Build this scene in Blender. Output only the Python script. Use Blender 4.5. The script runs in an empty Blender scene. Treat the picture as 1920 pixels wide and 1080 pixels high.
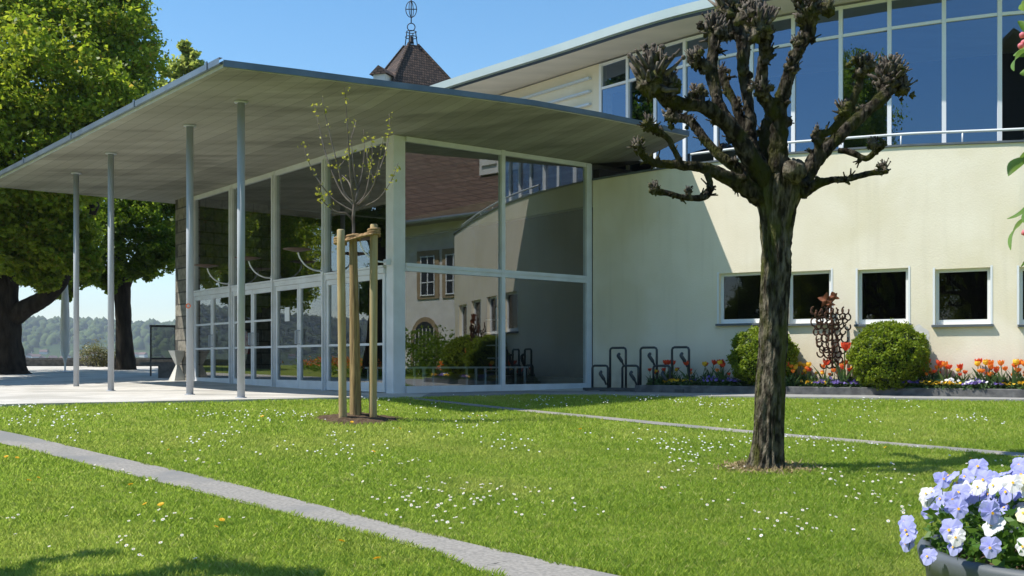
import bpy, math, random
import numpy as np
from mathutils import Vector, Matrix, noise
random.seed(7); RNG = np.random.default_rng(7)
scene = bpy.context.scene
COL = scene.collection
R = math.radians

# ------------------------------------------------------------------ camera, sky, sun, exposure
CZ, F, HY = 1.6, 1950.0, 680.0            # eye height, focal length and horizon row of the 1920x1080 photograph
cam = bpy.data.cameras.new("camera"); cam_o = bpy.data.objects.new("camera", cam); COL.objects.link(cam_o)
cam_o.location = (0, 0, CZ); cam_o.rotation_euler = (R(90), 0, 0)
cam.sensor_width = 36; cam.lens = 36 * F / 1920; cam.shift_y = (HY - 540) / 1920
cam.clip_start = .05; cam.clip_end = 9000
scene.camera = cam_o
SUN_EL, SUN_DIR = R(55), Vector((-1, -.13, 0)).normalized()
w = bpy.data.worlds.new("World"); scene.world = w; w.use_nodes = True
nt = w.node_tree; bg = nt.nodes["Background"]
sky = nt.nodes.new("ShaderNodeTexSky"); sky.sky_type = 'NISHITA'; sky.sun_disc = False
sky.sun_elevation = SUN_EL; sky.sun_rotation = math.atan2(SUN_DIR.x, SUN_DIR.y) % (2 * math.pi)
sky.air_density = 1.0; sky.dust_density = .3; sky.ozone_density = 1.2
hsv = nt.nodes.new('ShaderNodeHueSaturation'); hsv.inputs['Saturation'].default_value = 1.3; hsv.inputs['Hue'].default_value = .494
nt.links.new(sky.outputs[0], hsv.inputs['Color']); nt.links.new(hsv.outputs[0], bg.inputs[0]); bg.inputs[1].default_value = .125
sl = bpy.data.lights.new("sun", 'SUN'); sl.energy = 4.2; sl.angle = R(.5); sl.color = (1, .95, .86)
so = bpy.data.objects.new("sun", sl); COL.objects.link(so)
to_sun = Vector((SUN_DIR.x * math.cos(SUN_EL), SUN_DIR.y * math.cos(SUN_EL), math.sin(SUN_EL)))
so.rotation_euler = to_sun.to_track_quat('Z', 'Y').to_euler(); so.location = (-30, 0, 40)
scene.view_settings.view_transform = 'Standard'; scene.view_settings.look = 'None'
scene.view_settings.exposure = .66; scene.view_settings.gamma = 1

# ------------------------------------------------------------------ materials
def base_nodes(name):
    m = bpy.data.materials.new(name); m.use_nodes = True
    n = m.node_tree.nodes; l = m.node_tree.links
    return m, n, l, n["Principled BSDF"]
def c4(c): return (c[0], c[1], c[2], 1)
def M(name, col, rough=.8, col2=None, scale=4, detail=6, stretch=(1, 1, 1), rot=0, bump=0, bscale=40, bdist=.01, metallic=0,
      spec=.35, lo=.35, hi=.65, col3=None, scale3=1.0):
    m, n, l, b = base_nodes(name)
    b.inputs['Roughness'].default_value = rough; b.inputs['Metallic'].default_value = metallic
    b.inputs['Specular IOR Level'].default_value = spec; b.inputs['Base Color'].default_value = c4(col)
    tc = n.new("ShaderNodeTexCoord"); mp = n.new("ShaderNodeMapping"); mp.inputs['Scale'].default_value = stretch
    mp.inputs['Rotation'].default_value = (0, 0, rot)
    l.new(tc.outputs['Object'], mp.inputs[0])
    if col2:
        t = n.new("ShaderNodeTexNoise"); t.inputs['Scale'].default_value = scale; t.inputs['Detail'].default_value = detail
        l.new(mp.outputs[0], t.inputs['Vector'])
        r = n.new("ShaderNodeValToRGB"); r.color_ramp.elements[0].position = lo; r.color_ramp.elements[1].position = hi
        r.color_ramp.elements[0].color = c4(col); r.color_ramp.elements[1].color = c4(col2)
        l.new(t.outputs['Fac'], r.inputs[0]); out = r.outputs[0]
        if col3:
            t3 = n.new("ShaderNodeTexNoise"); t3.inputs['Scale'].default_value = scale3; t3.inputs['Detail'].default_value = 4
            l.new(mp.outputs[0], t3.inputs['Vector'])
            r3 = n.new("ShaderNodeValToRGB"); r3.color_ramp.elements[0].position = .48; r3.color_ramp.elements[1].position = .62
            l.new(t3.outputs['Fac'], r3.inputs[0])
            mx = n.new("ShaderNodeMixRGB"); mx.inputs[2].default_value = c4(col3)
            l.new(r3.outputs[0], mx.inputs[0]); l.new(out, mx.inputs[1]); out = mx.outputs[0]
        l.new(out, b.inputs['Base Color'])
    if bump:
        t2 = n.new("ShaderNodeTexNoise"); t2.inputs['Scale'].default_value = bscale; t2.inputs['Detail'].default_value = 5
        l.new(mp.outputs[0], t2.inputs['Vector'])
        bp = n.new("ShaderNodeBump"); bp.inputs['Strength'].default_value = bump; bp.inputs['Distance'].default_value = bdist
        l.new(t2.outputs['Fac'], bp.inputs['Height']); l.new(bp.outputs[0], b.inputs['Normal'])
    return m
def leaf_mat(name, ca, cb, trans=.35, rough=.45, cc=None):
    m, n, l, b = base_nodes(name)
    g = n.new("ShaderNodeNewGeometry")
    r = n.new("ShaderNodeValToRGB"); r.color_ramp.elements[0].color = c4(ca); r.color_ramp.elements[1].color = c4(cb)
    if cc:
        e = r.color_ramp.elements.new(.92); e.color = c4(cb); r.color_ramp.elements[-1].color = c4(cc)
    l.new(g.outputs['Random Per Island'], r.inputs[0]); l.new(r.outputs[0], b.inputs['Base Color'])
    b.inputs['Roughness'].default_value = rough; b.inputs['Specular IOR Level'].default_value = .3
    t = n.new("ShaderNodeBsdfTranslucent"); hs = n.new("ShaderNodeHueSaturation")
    hs.inputs['Value'].default_value = 1.5; hs.inputs['Hue'].default_value = .49
    l.new(r.outputs[0], hs.inputs['Color']); l.new(hs.outputs[0], t.inputs['Color'])
    mx = n.new("ShaderNodeMixShader"); mx.inputs[0].default_value = trans
    l.new(b.outputs[0], mx.inputs[1]); l.new(t.outputs[0], mx.inputs[2])
    l.new(mx.outputs[0], n["Material Output"].inputs['Surface'])
    return m
def glass_mat(name, f0, tint=(.8, .86, .85), bump=0.0, refl=(.95, .97, 1)):
    m, n, l, b = base_nodes(name); n.remove(b)
    tr = n.new("ShaderNodeBsdfTransparent"); tr.inputs[0].default_value = c4(tint)
    gl = n.new("ShaderNodeBsdfGlossy"); gl.inputs['Roughness'].default_value = 0.0; gl.inputs[0].default_value = c4(refl)
    ge = n.new("ShaderNodeNewGeometry"); vd = n.new("ShaderNodeVectorMath"); vd.operation = 'DOT_PRODUCT'
    l.new(ge.outputs['Normal'], vd.inputs[0]); l.new(ge.outputs['Incoming'], vd.inputs[1])
    def mth(op, a, b_=None):
        k = n.new("ShaderNodeMath"); k.operation = op
        for q, v in enumerate((a, b_)):
            if v is None: continue
            if isinstance(v, (int, float)): k.inputs[q].default_value = v
            else: l.new(v, k.inputs[q])
        return k.outputs[0]
    fz = mth('ADD', mth('MULTIPLY', mth('POWER', mth('SUBTRACT', 1.0, mth('ABSOLUTE', vd.outputs['Value'])), 5.0), 1 - f0), f0)   # Schlick, same from both sides
    mx = n.new("ShaderNodeMixShader"); l.new(fz, mx.inputs[0]); l.new(tr.outputs[0], mx.inputs[1]); l.new(gl.outputs[0], mx.inputs[2])
    if bump:
        tc = n.new("ShaderNodeTexCoord"); t = n.new("ShaderNodeTexNoise"); t.inputs['Scale'].default_value = .7; t.inputs['Detail'].default_value = 1
        l.new(tc.outputs['Object'], t.inputs['Vector'])
        bp = n.new("ShaderNodeBump"); bp.inputs['Strength'].default_value = bump; bp.inputs['Distance'].default_value = .02
        l.new(t.outputs['Fac'], bp.inputs['Height']); l.new(bp.outputs[0], gl.inputs['Normal'])
    l.new(mx.outputs[0], n["Material Output"].inputs['Surface'])
    return m
def brick_mat(name, ca, cb, mortar, scale, bw=.5, bh=.25, bump=.6, axis='xz', rough=.85, msize=.02):
    m, n, l, b = base_nodes(name); b.inputs['Roughness'].default_value = rough; b.inputs['Specular IOR Level'].default_value = .2
    tc = n.new("ShaderNodeTexCoord"); sp = n.new("ShaderNodeSeparateXYZ"); cb_ = n.new("ShaderNodeCombineXYZ")
    l.new(tc.outputs['Object'], sp.inputs[0])
    ad = n.new("ShaderNodeMath"); ad.operation = 'ADD'
    l.new(sp.outputs['X'], ad.inputs[0]); l.new(sp.outputs['Y'], ad.inputs[1])
    l.new(ad.outputs[0], cb_.inputs['X']); l.new(sp.outputs['Z' if axis == 'xz' else 'Y'], cb_.inputs['Y'])
    if axis == 'xy': l.new(sp.outputs['X'], cb_.inputs['X'])
    t = n.new("ShaderNodeTexBrick"); t.inputs['Scale'].default_value = scale
    t.inputs['Brick Width'].default_value = bw; t.inputs['Row Height'].default_value = bh; t.inputs['Mortar Size'].default_value = msize
    t.inputs['Color1'].default_value = c4(ca); t.inputs['Color2'].default_value = c4(cb); t.inputs['Mortar'].default_value = c4(mortar)
    l.new(cb_.outputs[0], t.inputs['Vector'])
    ns = n.new("ShaderNodeTexNoise"); ns.inputs['Scale'].default_value = 9; ns.inputs['Detail'].default_value = 6
    l.new(tc.outputs['Object'], ns.inputs['Vector'])
    mx = n.new("ShaderNodeMixRGB"); mx.blend_type = 'OVERLAY'; mx.inputs[0].default_value = .8
    l.new(t.outputs['Color'], mx.inputs[1]); l.new(ns.outputs['Fac'], mx.inputs[2]); l.new(mx.outputs[0], b.inputs['Base Color'])
    bp = n.new("ShaderNodeBump"); bp.inputs['Strength'].default_value = bump; bp.inputs['Distance'].default_value = .03; bp.invert = True
    l.new(t.outputs['Fac'], bp.inputs['Height']); l.new(bp.outputs[0], b.inputs['Normal'])
    return m

m_plaster = M("cream_plaster", (.77, .70, .56), .92, (.82, .755, .62), 1.3, 8, bump=.4, bscale=34, bdist=.008, spec=.15, col3=(.74, .67, .51), scale3=.7)
def boards(m, pitch):
    n = m.node_tree.nodes; l = m.node_tree.links; bs = n["Principled BSDF"]; src = bs.inputs['Base Color'].links[0].from_socket
    tc = n.new("ShaderNodeTexCoord"); mp = n.new("ShaderNodeMapping"); mp.inputs['Rotation'].default_value = (0, 0, R(-39)); l.new(tc.outputs['Object'], mp.inputs[0])
    sp = n.new("ShaderNodeSeparateXYZ"); l.new(mp.outputs[0], sp.inputs[0])
    fr = n.new("ShaderNodeMath"); fr.operation = 'MULTIPLY'; fr.inputs[1].default_value = 1 / pitch; l.new(sp.outputs['X'], fr.inputs[0])
    f2 = n.new("ShaderNodeMath"); f2.operation = 'FRACT'; l.new(fr.outputs[0], f2.inputs[0])
    fl = n.new("ShaderNodeMath"); fl.operation = 'FLOOR'; l.new(fr.outputs[0], fl.inputs[0])
    wn = n.new("ShaderNodeTexWhiteNoise"); wn.noise_dimensions = '1D'; l.new(fl.outputs[0], wn.inputs['W'])
    lt = n.new("ShaderNodeMath"); lt.operation = 'LESS_THAN'; lt.inputs[1].default_value = .05; l.new(f2.outputs[0], lt.inputs[0])
    mr = n.new("ShaderNodeMapRange"); mr.inputs['To Min'].default_value = .84; mr.inputs['To Max'].default_value = 1.08; l.new(wn.outputs['Value'], mr.inputs['Value'])
    sb = n.new("ShaderNodeMath"); sb.operation = 'MULTIPLY_ADD'; sb.inputs[1].default_value = -.28; l.new(lt.outputs[0], sb.inputs[0]); l.new(mr.outputs[0], sb.inputs[2])
    vm = n.new("ShaderNodeVectorMath"); vm.operation = 'SCALE'; l.new(src, vm.inputs[0]); l.new(sb.outputs[0], vm.inputs['Scale']); l.new(vm.outputs[0], bs.inputs['Base Color'])
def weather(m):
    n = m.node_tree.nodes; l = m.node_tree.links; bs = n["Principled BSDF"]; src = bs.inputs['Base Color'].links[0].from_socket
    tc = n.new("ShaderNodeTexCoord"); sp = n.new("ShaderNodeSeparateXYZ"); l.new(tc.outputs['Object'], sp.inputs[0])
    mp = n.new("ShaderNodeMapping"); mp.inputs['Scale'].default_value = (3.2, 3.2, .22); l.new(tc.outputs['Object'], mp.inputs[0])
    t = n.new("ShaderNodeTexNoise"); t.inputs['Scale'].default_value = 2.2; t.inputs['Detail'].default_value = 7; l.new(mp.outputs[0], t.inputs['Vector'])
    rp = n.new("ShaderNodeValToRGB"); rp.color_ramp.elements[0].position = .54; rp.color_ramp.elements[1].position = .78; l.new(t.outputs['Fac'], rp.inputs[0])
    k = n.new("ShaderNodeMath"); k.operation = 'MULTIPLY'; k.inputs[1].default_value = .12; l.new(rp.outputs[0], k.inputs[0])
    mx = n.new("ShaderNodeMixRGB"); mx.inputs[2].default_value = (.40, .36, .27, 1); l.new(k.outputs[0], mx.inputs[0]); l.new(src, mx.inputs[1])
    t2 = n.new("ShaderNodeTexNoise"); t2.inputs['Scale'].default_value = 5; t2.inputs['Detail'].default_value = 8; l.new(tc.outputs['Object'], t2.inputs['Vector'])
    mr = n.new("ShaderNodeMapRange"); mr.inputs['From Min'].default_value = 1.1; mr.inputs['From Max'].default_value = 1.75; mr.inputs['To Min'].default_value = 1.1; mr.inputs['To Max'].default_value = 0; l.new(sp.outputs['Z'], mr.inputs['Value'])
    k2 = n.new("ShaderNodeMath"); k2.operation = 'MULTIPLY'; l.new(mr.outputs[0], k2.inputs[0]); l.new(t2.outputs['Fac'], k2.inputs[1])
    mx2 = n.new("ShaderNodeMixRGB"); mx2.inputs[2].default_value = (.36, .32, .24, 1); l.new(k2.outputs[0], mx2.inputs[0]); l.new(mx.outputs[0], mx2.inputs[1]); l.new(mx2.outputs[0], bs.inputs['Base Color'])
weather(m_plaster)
m_patch = M("bare_plaster", (.72, .70, .66), .9, (.58, .57, .55), 6, bump=.6, bscale=20, spec=.1)
m_white = M("white_paint", (.70, .72, .74), .45, (.62, .63, .64), 3, bump=.05, spec=.4)
m_whitewood = M("white_window_frame", (.74, .76, .78), .5, spec=.4)
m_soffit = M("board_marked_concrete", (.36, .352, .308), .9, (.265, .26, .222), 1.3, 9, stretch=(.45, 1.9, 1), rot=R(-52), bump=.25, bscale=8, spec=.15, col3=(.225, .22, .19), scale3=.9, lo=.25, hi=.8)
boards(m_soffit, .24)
m_soffit2 = M("painted_soffit", (.58, .55, .50), .9, (.5, .48, .44), .8, stretch=(1, 3, 1), spec=.15)
m_zinc = M("zinc_flashing", (.20, .25, .31), .4, (.15, .19, .25), 2, metallic=.5, spec=.5)
m_zinc2 = M("pale_green_fascia", (.42, .50, .50), .5, (.36, .44, .45), 1, metallic=.2)
m_slate = M("dark_slate_flashing", (.13, .18, .24), .45, (.09, .13, .18), 2, metallic=.3, spec=.4)
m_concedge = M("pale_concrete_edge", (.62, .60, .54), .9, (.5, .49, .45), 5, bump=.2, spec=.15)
m_steel = M("grey_painted_steel", (.42, .45, .49), .42, (.38, .41, .45), 2, spec=.45)
m_stone = brick_mat("rough_stone_blocks", (.26, .24, .20), (.17, .155, .13), (.09, .085, .075), 1.0, .62, .31, 1.0, msize=.018)
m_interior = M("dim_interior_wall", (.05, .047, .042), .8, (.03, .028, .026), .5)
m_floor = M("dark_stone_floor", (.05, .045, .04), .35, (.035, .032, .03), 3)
m_glass = glass_mat("facade_glass", .22, (.62, .68, .67), bump=.05)
m_glassup = glass_mat("upper_window_glass", .27, (.3, .36, .42), bump=.04, refl=(.42, .57, .78))
m_glassw = glass_mat("small_window_glass", .045, (.35, .37, .36))
m_dark = M("black_metal", (.02, .022, .026), .45, spec=.5)
m_rack = M("bike_rack_steel", (.045, .055, .06), .45, (.07, .08, .085), 8, metallic=.4)
m_rust = M("rusty_iron", (.10, .045, .022), .85, (.05, .022, .014), 12, bump=.4)
m_rustl = M("rusty_leaf_sheet", (.22, .075, .03), .8, (.12, .04, .02), 10)
m_sill = M("slate_sill", (.11, .13, .15), .5, (.08, .095, .11), 4)
m_kerb = M("grey_kerb_stone", (.16, .16, .155), .9, (.09, .09, .09), 7, bump=.6, bscale=18, spec=.15)
m_path = M("pale_asphalt", (.33, .31, .28), .95, (.23, .218, .20), 40, 8, bump=.4, bscale=120, bdist=.004, spec=.15, col3=(.22, .218, .21), scale3=1.2)
m_terr = M("pale_terrace_paving", (.60, .57, .52), .9, (.48, .46, .42), 2.5, 8, bump=.3, bscale=30, spec=.15, col3=(.42, .40, .36), scale3=.8)
m_pave = M("grey_apron_paving", (.34, .335, .32), .95, (.26, .255, .245), 9, bump=.3, bscale=40, spec=.1)
m_soil = M("garden_soil", (.075, .05, .032), 1, (.12, .085, .055), 14, bump=1, bscale=30, bdist=.03, spec=.1)
m_lawn = M("lawn_earth", (.17, .22, .03), 1, (.24, .28, .06), 3, 8, bump=.6, bscale=60, spec=.05)
m_bark = M("mossy_pollard_bark", (.030, .025, .018), .95, (.19, .165, .125), 20, 9, stretch=(1, 1, .4), bump=1, bscale=30, bdist=.06, spec=.12, col3=(.085, .088, .026), scale3=5.5, lo=.42, hi=.66)
m_bark2 = M("dark_chestnut_bark", (.025, .02, .016), .95, (.055, .045, .035), 6, 8, stretch=(1, 1, .3), bump=1, bscale=10, bdist=.05, spec=.1)
m_shoot = M("pruned_shoots", (.045, .037, .030), .9, (.17, .145, .12), 14, spec=.15)
m_twig = M("grey_brown_twig", (.10, .075, .06), .8, (.20, .17, .15), 9, spec=.2)
m_stake = M("peeled_timber_stake", (.42, .31, .15), .8, (.32, .23, .11), 5, stretch=(6, 6, .6), bump=.25, bscale=16, col3=(.40, .33, .19), scale3=2)
m_wrap = M("reed_trunk_wrap", (.40, .28, .13), .9, (.20, .13, .06), 9, stretch=(6, 6, .4), bump=.9, bscale=14, bdist=.02)
m_rope = M("coir_rope", (.36, .24, .11), .95, (.24, .15, .07), 30, bump=.7, bscale=60)
m_tile = brick_mat("weathered_roof_tiles", (.13, .085, .065), (.06, .045, .04), (.02, .018, .016), 1.9, .30, .24, 1.0, msize=.03)
m_redtile = brick_mat("red_roof_tiles", (.15, .095, .07), (.12, .075, .055), (.07, .045, .035), 1.0, .3, .3, .6)
m_limewash = M("white_limewash", (.66, .64, .60), .95, (.58, .56, .52), 2, bump=.3, bscale=8)
m_sandst = M("sandstone_trim", (.34, .26, .16), .9, (.27, .20, .12), 4)
m_eaves = M("deep_eaves_timber", (.06, .05, .045), .9)  # even dark brown for the underside of the old house's eaves
m_iron = M("wrought_iron", (.015, .017, .022), .6)
m_canvas = M("white_canvas", (.80, .80, .76), .9, (.68, .68, .64), 3, stretch=(8, 8, .5), bump=.5, bscale=6)
m_lampdisc = M("brown_lamp_disc", (.10, .065, .045), .5)
m_red = M("red_enamel", (.5, .03, .02), .4)
m_orange = M("orange_sticker", (.75, .14, .03), .6)
m_paper = M("paper_notice", (.75, .76, .76), .8)
m_pot = M("grey_glazed_pot", (.10, .115, .13), .55, (.07, .082, .095), 5, bump=.1, bscale=20, spec=.4)
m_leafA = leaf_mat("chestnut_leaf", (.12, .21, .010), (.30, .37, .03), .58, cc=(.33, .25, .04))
m_leafB = leaf_mat("dark_chestnut_leaf", (.07, .15, .010), (.17, .25, .02), .58)  # deeper green for the slim chestnut, garden bush and border
m_leafC = leaf_mat("pale_spring_leaf", (.22, .29, .05), (.34, .38, .09), .6)
m_leafD = leaf_mat("new_yellow_leaf", (.26, .28, .03), (.42, .42, .06), .4)
m_box = leaf_mat("box_leaf", (.10, .17, .008), (.25, .32, .025), .45)
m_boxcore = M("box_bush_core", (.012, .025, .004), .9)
m_shrub = leaf_mat("dry_shrub_leaf", (.13, .13, .04), (.2, .19, .08), .3)
m_grass = leaf_mat("grass_blade", (.195, .30, .032), (.325, .44, .075), .6, cc=(.50, .48, .20))
def patchy_grass(m):
    n = m.node_tree.nodes; l = m.node_tree.links
    ramp = [k for k in n if k.type == 'VALTORGB'][0]; tc = n.new("ShaderNodeTexCoord"); col = ramp.outputs[0]; outs = [lk.to_socket for lk in list(col.links)]
    for sc, lo, hi, c, f in ((.55, .5, .72, (.46, .47, .14), .5), (2.3, .52, .75, (.17, .28, .03), .5), (6, .6, .75, (.42, .40, .16), .5)):
        t = n.new("ShaderNodeTexNoise"); t.inputs['Scale'].default_value = sc; t.inputs['Detail'].default_value = 5; l.new(tc.outputs['Object'], t.inputs['Vector'])
        rp = n.new("ShaderNodeMapRange"); rp.inputs['From Min'].default_value = lo; rp.inputs['From Max'].default_value = hi; rp.inputs['To Max'].default_value = f; l.new(t.outputs['Fac'], rp.inputs['Value'])
        mx = n.new("ShaderNodeMixRGB"); mx.inputs[2].default_value = c4(c); l.new(rp.outputs[0], mx.inputs[0]); l.new(col, mx.inputs[1]); col = mx.outputs[0]
    for o_ in outs: l.new(col, o_)
patchy_grass(m_grass)
m_green = leaf_mat("bed_leaf", (.05, .10, .03), (.09, .16, .05), .25)
m_apple = leaf_mat("apple_leaf", (.10, .19, .03), (.16, .27, .06), .35)
m_pansyleaf = leaf_mat("pansy_leaf", (.05, .13, .015), (.11, .21, .03), .3)
def petal(name, a, b, tr=.25): return leaf_mat(name, a, b, tr, .6)
m_or = petal("orange_petal", (.75, .16, .02), (.85, .30, .04)); m_rd = petal("red_petal", (.62, .05, .02), (.75, .12, .04))
m_yl = petal("yellow_petal", (.80, .48, .02), (.85, .58, .05)); m_pw = petal("white_petal", (.66, .66, .66), (.76, .76, .77))
m_bl = petal("lilac_petal", (.25, .26, .64), (.45, .47, .79)); m_vi = petal("violet_petal", (.10, .07, .28), (.20, .14, .42))
m_pk = petal("pink_bud", (.70, .12, .18), (.80, .35, .38)); m_eye = M("flower_eye", (.80, .45, .03), .7)

# ------------------------------------------------------------------ geometry helpers
class B:
    """collects verts/faces, builds ONE mesh object"""
    def __init__(s): s.v = []; s.f = []; s.m = []
    def add(s, vs, fs, mi=0):
        o = len(s.v); s.v += [tuple(p) for p in vs]; s.f += [tuple(i + o for i in f) for f in fs]; s.m += [mi] * len(fs); return s
    def quad(s, a, b, c, d, mi=0): return s.add([a, b, c, d], [(0, 1, 2, 3)], mi)
    def obox(s, o, ux, uy, uz, mi=0):
        o, ux, uy, uz = map(Vector, (o, ux, uy, uz))
        p = [o, o + ux, o + ux + uy, o + uy]; p += [q + uz for q in p]
        return s.add(p, [(0, 3, 2, 1), (4, 5, 6, 7), (0, 1, 5, 4), (1, 2, 6, 5), (2, 3, 7, 6), (3, 0, 4, 7)], mi)
    def bar(s, a, b, wid, dep, up=(0, 0, 1), mi=0):
        """bar from a to b, cross-section wid (across) x dep (along up x dir)"""
        a, b = Vector(a), Vector(b); d = (b - a).normalized(); up = Vector(up)
        n = d.cross(up)
        if n.length < 1e-4: n = d.cross(Vector((1, 0, 0)))
        n.normalize(); u = n.cross(d)
        o = a - n * dep / 2 - u * wid / 2
        return s.obox(o, b - a, n * dep, u * wid, mi)
    def tube(s, pts, rad, seg=8, mi=0, cap=True, disp=None):
        pts = [Vector(p) for p in pts]; n = len(pts)
        if not hasattr(rad, '__len__'): rad = [rad] * n
        o = len(s.v); N = None
        for i, p in enumerate(pts):
            d = (pts[min(i + 1, n - 1)] - pts[max(i - 1, 0)])
            d = d.normalized() if d.length > 1e-9 else Vector((0, 0, 1))
            if N is None:
                N = d.cross(Vector((0, 1, 0)))
                if N.length < .05: N = d.cross(Vector((1, 0, 0)))
            N = (N - d * N.dot(d)).normalized(); Bn = d.cross(N)
            for k in range(seg):
                a = 2 * math.pi * k / seg
                q = N * math.cos(a) + Bn * math.sin(a); r = rad[i]
                if disp: r *= disp(p + q * r, a, i / (n - 1))
                s.v.append(tuple(p + q * r))
        for i in range(n - 1):
            for k in range(seg):
                k2 = (k + 1) % seg
                s.f.append((o + i * seg + k, o + i * seg + k2, o + (i + 1) * seg + k2, o + (i + 1) * seg + k)); s.m.append(mi)
        if cap:
            s.f.append(tuple(o + k for k in reversed(range(seg)))); s.m.append(mi)
            s.f.append(tuple(o + (n - 1) * seg + k for k in range(seg))); s.m.append(mi)
        return s
    def lathe(s, c, prof, seg=24, mi=0):
        c = Vector(c); o = len(s.v); n = len(prof)
        for r, z in prof:
            for k in range(seg):
                a = 2 * math.pi * k / seg; s.v.append((c.x + r * math.cos(a), c.y + r * math.sin(a), c.z + z))
        for i in range(n - 1):
            for k in range(seg):
                k2 = (k + 1) % seg
                s.f.append((o + i * seg + k, o + i * seg + k2, o + (i + 1) * seg + k2, o + (i + 1) * seg + k)); s.m.append(mi)
        s.f.append(tuple(o + k for k in reversed(range(seg)))); s.m.append(mi)
        s.f.append(tuple(o + (n - 1) * seg + k for k in range(seg))); s.m.append(mi)
        return s
    def ball(s, c, r, rings=6, seg=9, mi=0, amp=.25, fr=3.0, sq=(1, 1, 1)):
        c = Vector(c); o = len(s.v)
        for i in range(rings + 1):
            th = math.pi * i / rings
            for k in range(seg):
                a = 2 * math.pi * k / seg
                d = Vector((math.sin(th) * math.cos(a), math.sin(th) * math.sin(a), math.cos(th)))
                rr = r * (1 + amp * noise.noise(d * fr + c * 3))
                s.v.append((c.x + d.x * rr * sq[0], c.y + d.y * rr * sq[1], c.z + d.z * rr * sq[2]))
        for i in range(rings):
            for k in range(seg):
                k2 = (k + 1) % seg
                s.f.append((o + i * seg + k, o + (i + 1) * seg + k, o + (i + 1) * seg + k2, o + i * seg + k2)); s.m.append(mi)
        return s
    def prism(s, poly, z0, z1, mi=0, top=None, bot=None):
        n = len(poly); lo = [(p[0], p[1], z0) for p in poly]; hi = [(p[0], p[1], z1) for p in poly]
        fs = [tuple(range(n, 2 * n)), tuple(reversed(range(n)))]
        fs += [(i, (i + 1) % n, n + (i + 1) % n, n + i) for i in range(n)]
        return s.add(lo + hi, fs, mi)
    def build(s, name, mats, parent=None, smooth=False):
        me = bpy.data.meshes.new(name); me.from_pydata(s.v, [], s.f)
        if not isinstance(mats, (list, tuple)): mats = [mats]
        for m in mats: me.materials.append(m)
        me.polygons.foreach_set('material_index', s.m)
        if smooth: me.polygons.foreach_set('use_smooth', [True] * len(me.polygons))
        me.update()
        return link(name, me, parent)
def link(name, data, parent=None):
    o = bpy.data.objects.new(name, data); COL.objects.link(o)
    if parent is not None:
        o.parent = parent; o.matrix_parent_inverse = Matrix.Translation(-parent.location) if parent.parent is None else Matrix.Identity(4)
    return o
def tag(o, label, cat, group=None, kind=None):
    if label: o['label'] = label
    if cat: o['category'] = cat
    if group: o['group'] = group
    if kind: o['kind'] = kind
    return o
def struct(o): o['kind'] = 'structure'; return o
def thing(name, loc, label, cat, group=None):
    o = bpy.data.objects.new(name, None); COL.objects.link(o); o.location = loc; o.empty_display_size = .2
    return tag(o, label, cat, group)
def copy_tree(o, parent=None, off=None):
    c = o.copy(); COL.objects.link(c)
    if parent is not None: c.parent = parent; c.matrix_parent_inverse = o.matrix_parent_inverse.copy()
    for ch in list(o.children): copy_tree(ch, c)
    return c
def P(px, py, Y): return Vector(((px - 960) / F * Y, Y, CZ + (HY - py) / F * Y))
def cat(pts, n=6):
    """Catmull-Rom resample of vectors (any dimension tuples)"""
    pts = [np.array(p, float) for p in pts]; out = []
    for i in range(len(pts) - 1):
        p0 = pts[max(i - 1, 0)]; p1 = pts[i]; p2 = pts[i + 1]; p3 = pts[min(i + 2, len(pts) - 1)]
        for k in range(n):
            t = k / n
            out.append(.5 * (2 * p1 + (p2 - p0) * t + (2 * p0 - 5 * p1 + 4 * p2 - p3) * t * t + (3 * p1 - p0 - 3 * p2 + p3) * t ** 3))
    out.append(pts[-1]); return out
def raw_mesh(name, V, Fq, mat, parent=None, nper=4, smooth=False):
    """fast numpy mesh, all faces nper-gons"""
    me = bpy.data.meshes.new(name); nf = len(Fq)
    me.vertices.add(len(V)); me.vertices.foreach_set('co', np.asarray(V, np.float32).ravel())
    me.loops.add(nf * nper); me.loops.foreach_set('vertex_index', np.asarray(Fq, np.int32).ravel())
    me.polygons.add(nf); me.polygons.foreach_set('loop_start', np.arange(nf, dtype=np.int32) * nper)
    if smooth: me.polygons.foreach_set('use_smooth', np.ones(nf, bool))
    me.materials.append(mat); me.update(calc_edges=True); me.validate()
    return link(name, me, parent)
def leaf_verts(C, size, rng, aspect=.6, up=.5, jit=.4):
    """folded leaf quads at centres C (n,3)"""
    n = len(C); C = np.asarray(C)
    a = rng.normal(size=(n, 3)); a /= np.linalg.norm(a, axis=1)[:, None]
    nrm = rng.normal(size=(n, 3)); nrm[:, 2] += up * 2; nrm /= np.linalg.norm(nrm, axis=1)[:, None]
    u = np.cross(nrm, a); u /= np.linalg.norm(u, axis=1)[:, None] + 1e-9
    v = np.cross(nrm, u); s = size * (1 + jit * rng.uniform(-1, 1, n))[:, None]
    V = np.stack([C - u * s * .5, C + v * s * .5 * aspect - nrm * s * .12, C + u * s * .5, C - v * s * .5 * aspect - nrm * s * .12], 1).reshape(-1, 3)
    Fq = np.arange(4 * n).reshape(n, 4)
    return V, Fq
def crown_points(clumps, per, rng, sub=.32, nsub=40, shell=.55):
    out = []
    for (c, r) in clumps:
        c = np.array(c); r = np.array(r if hasattr(r, '__len__') else (r, r, r))
        k = max(6, int(nsub))
        d = rng.normal(size=(k, 3)); d /= np.linalg.norm(d, axis=1)[:, None]
        rad = shell + (1 - shell) * rng.uniform(0, 1, k) ** .6; rad *= rng.uniform(.65, 1.28, k)
        cen = c + d * rad[:, None] * r
        m = per // k
        pts = cen[:, None, :] + rng.normal(size=(k, m, 3)) * (sub * r.mean() * rng.uniform(.5, 1.2, k))[:, None, None] * np.array([1, 1, .7])
        out.append(pts.reshape(-1, 3))
    return np.concatenate(out)

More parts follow.
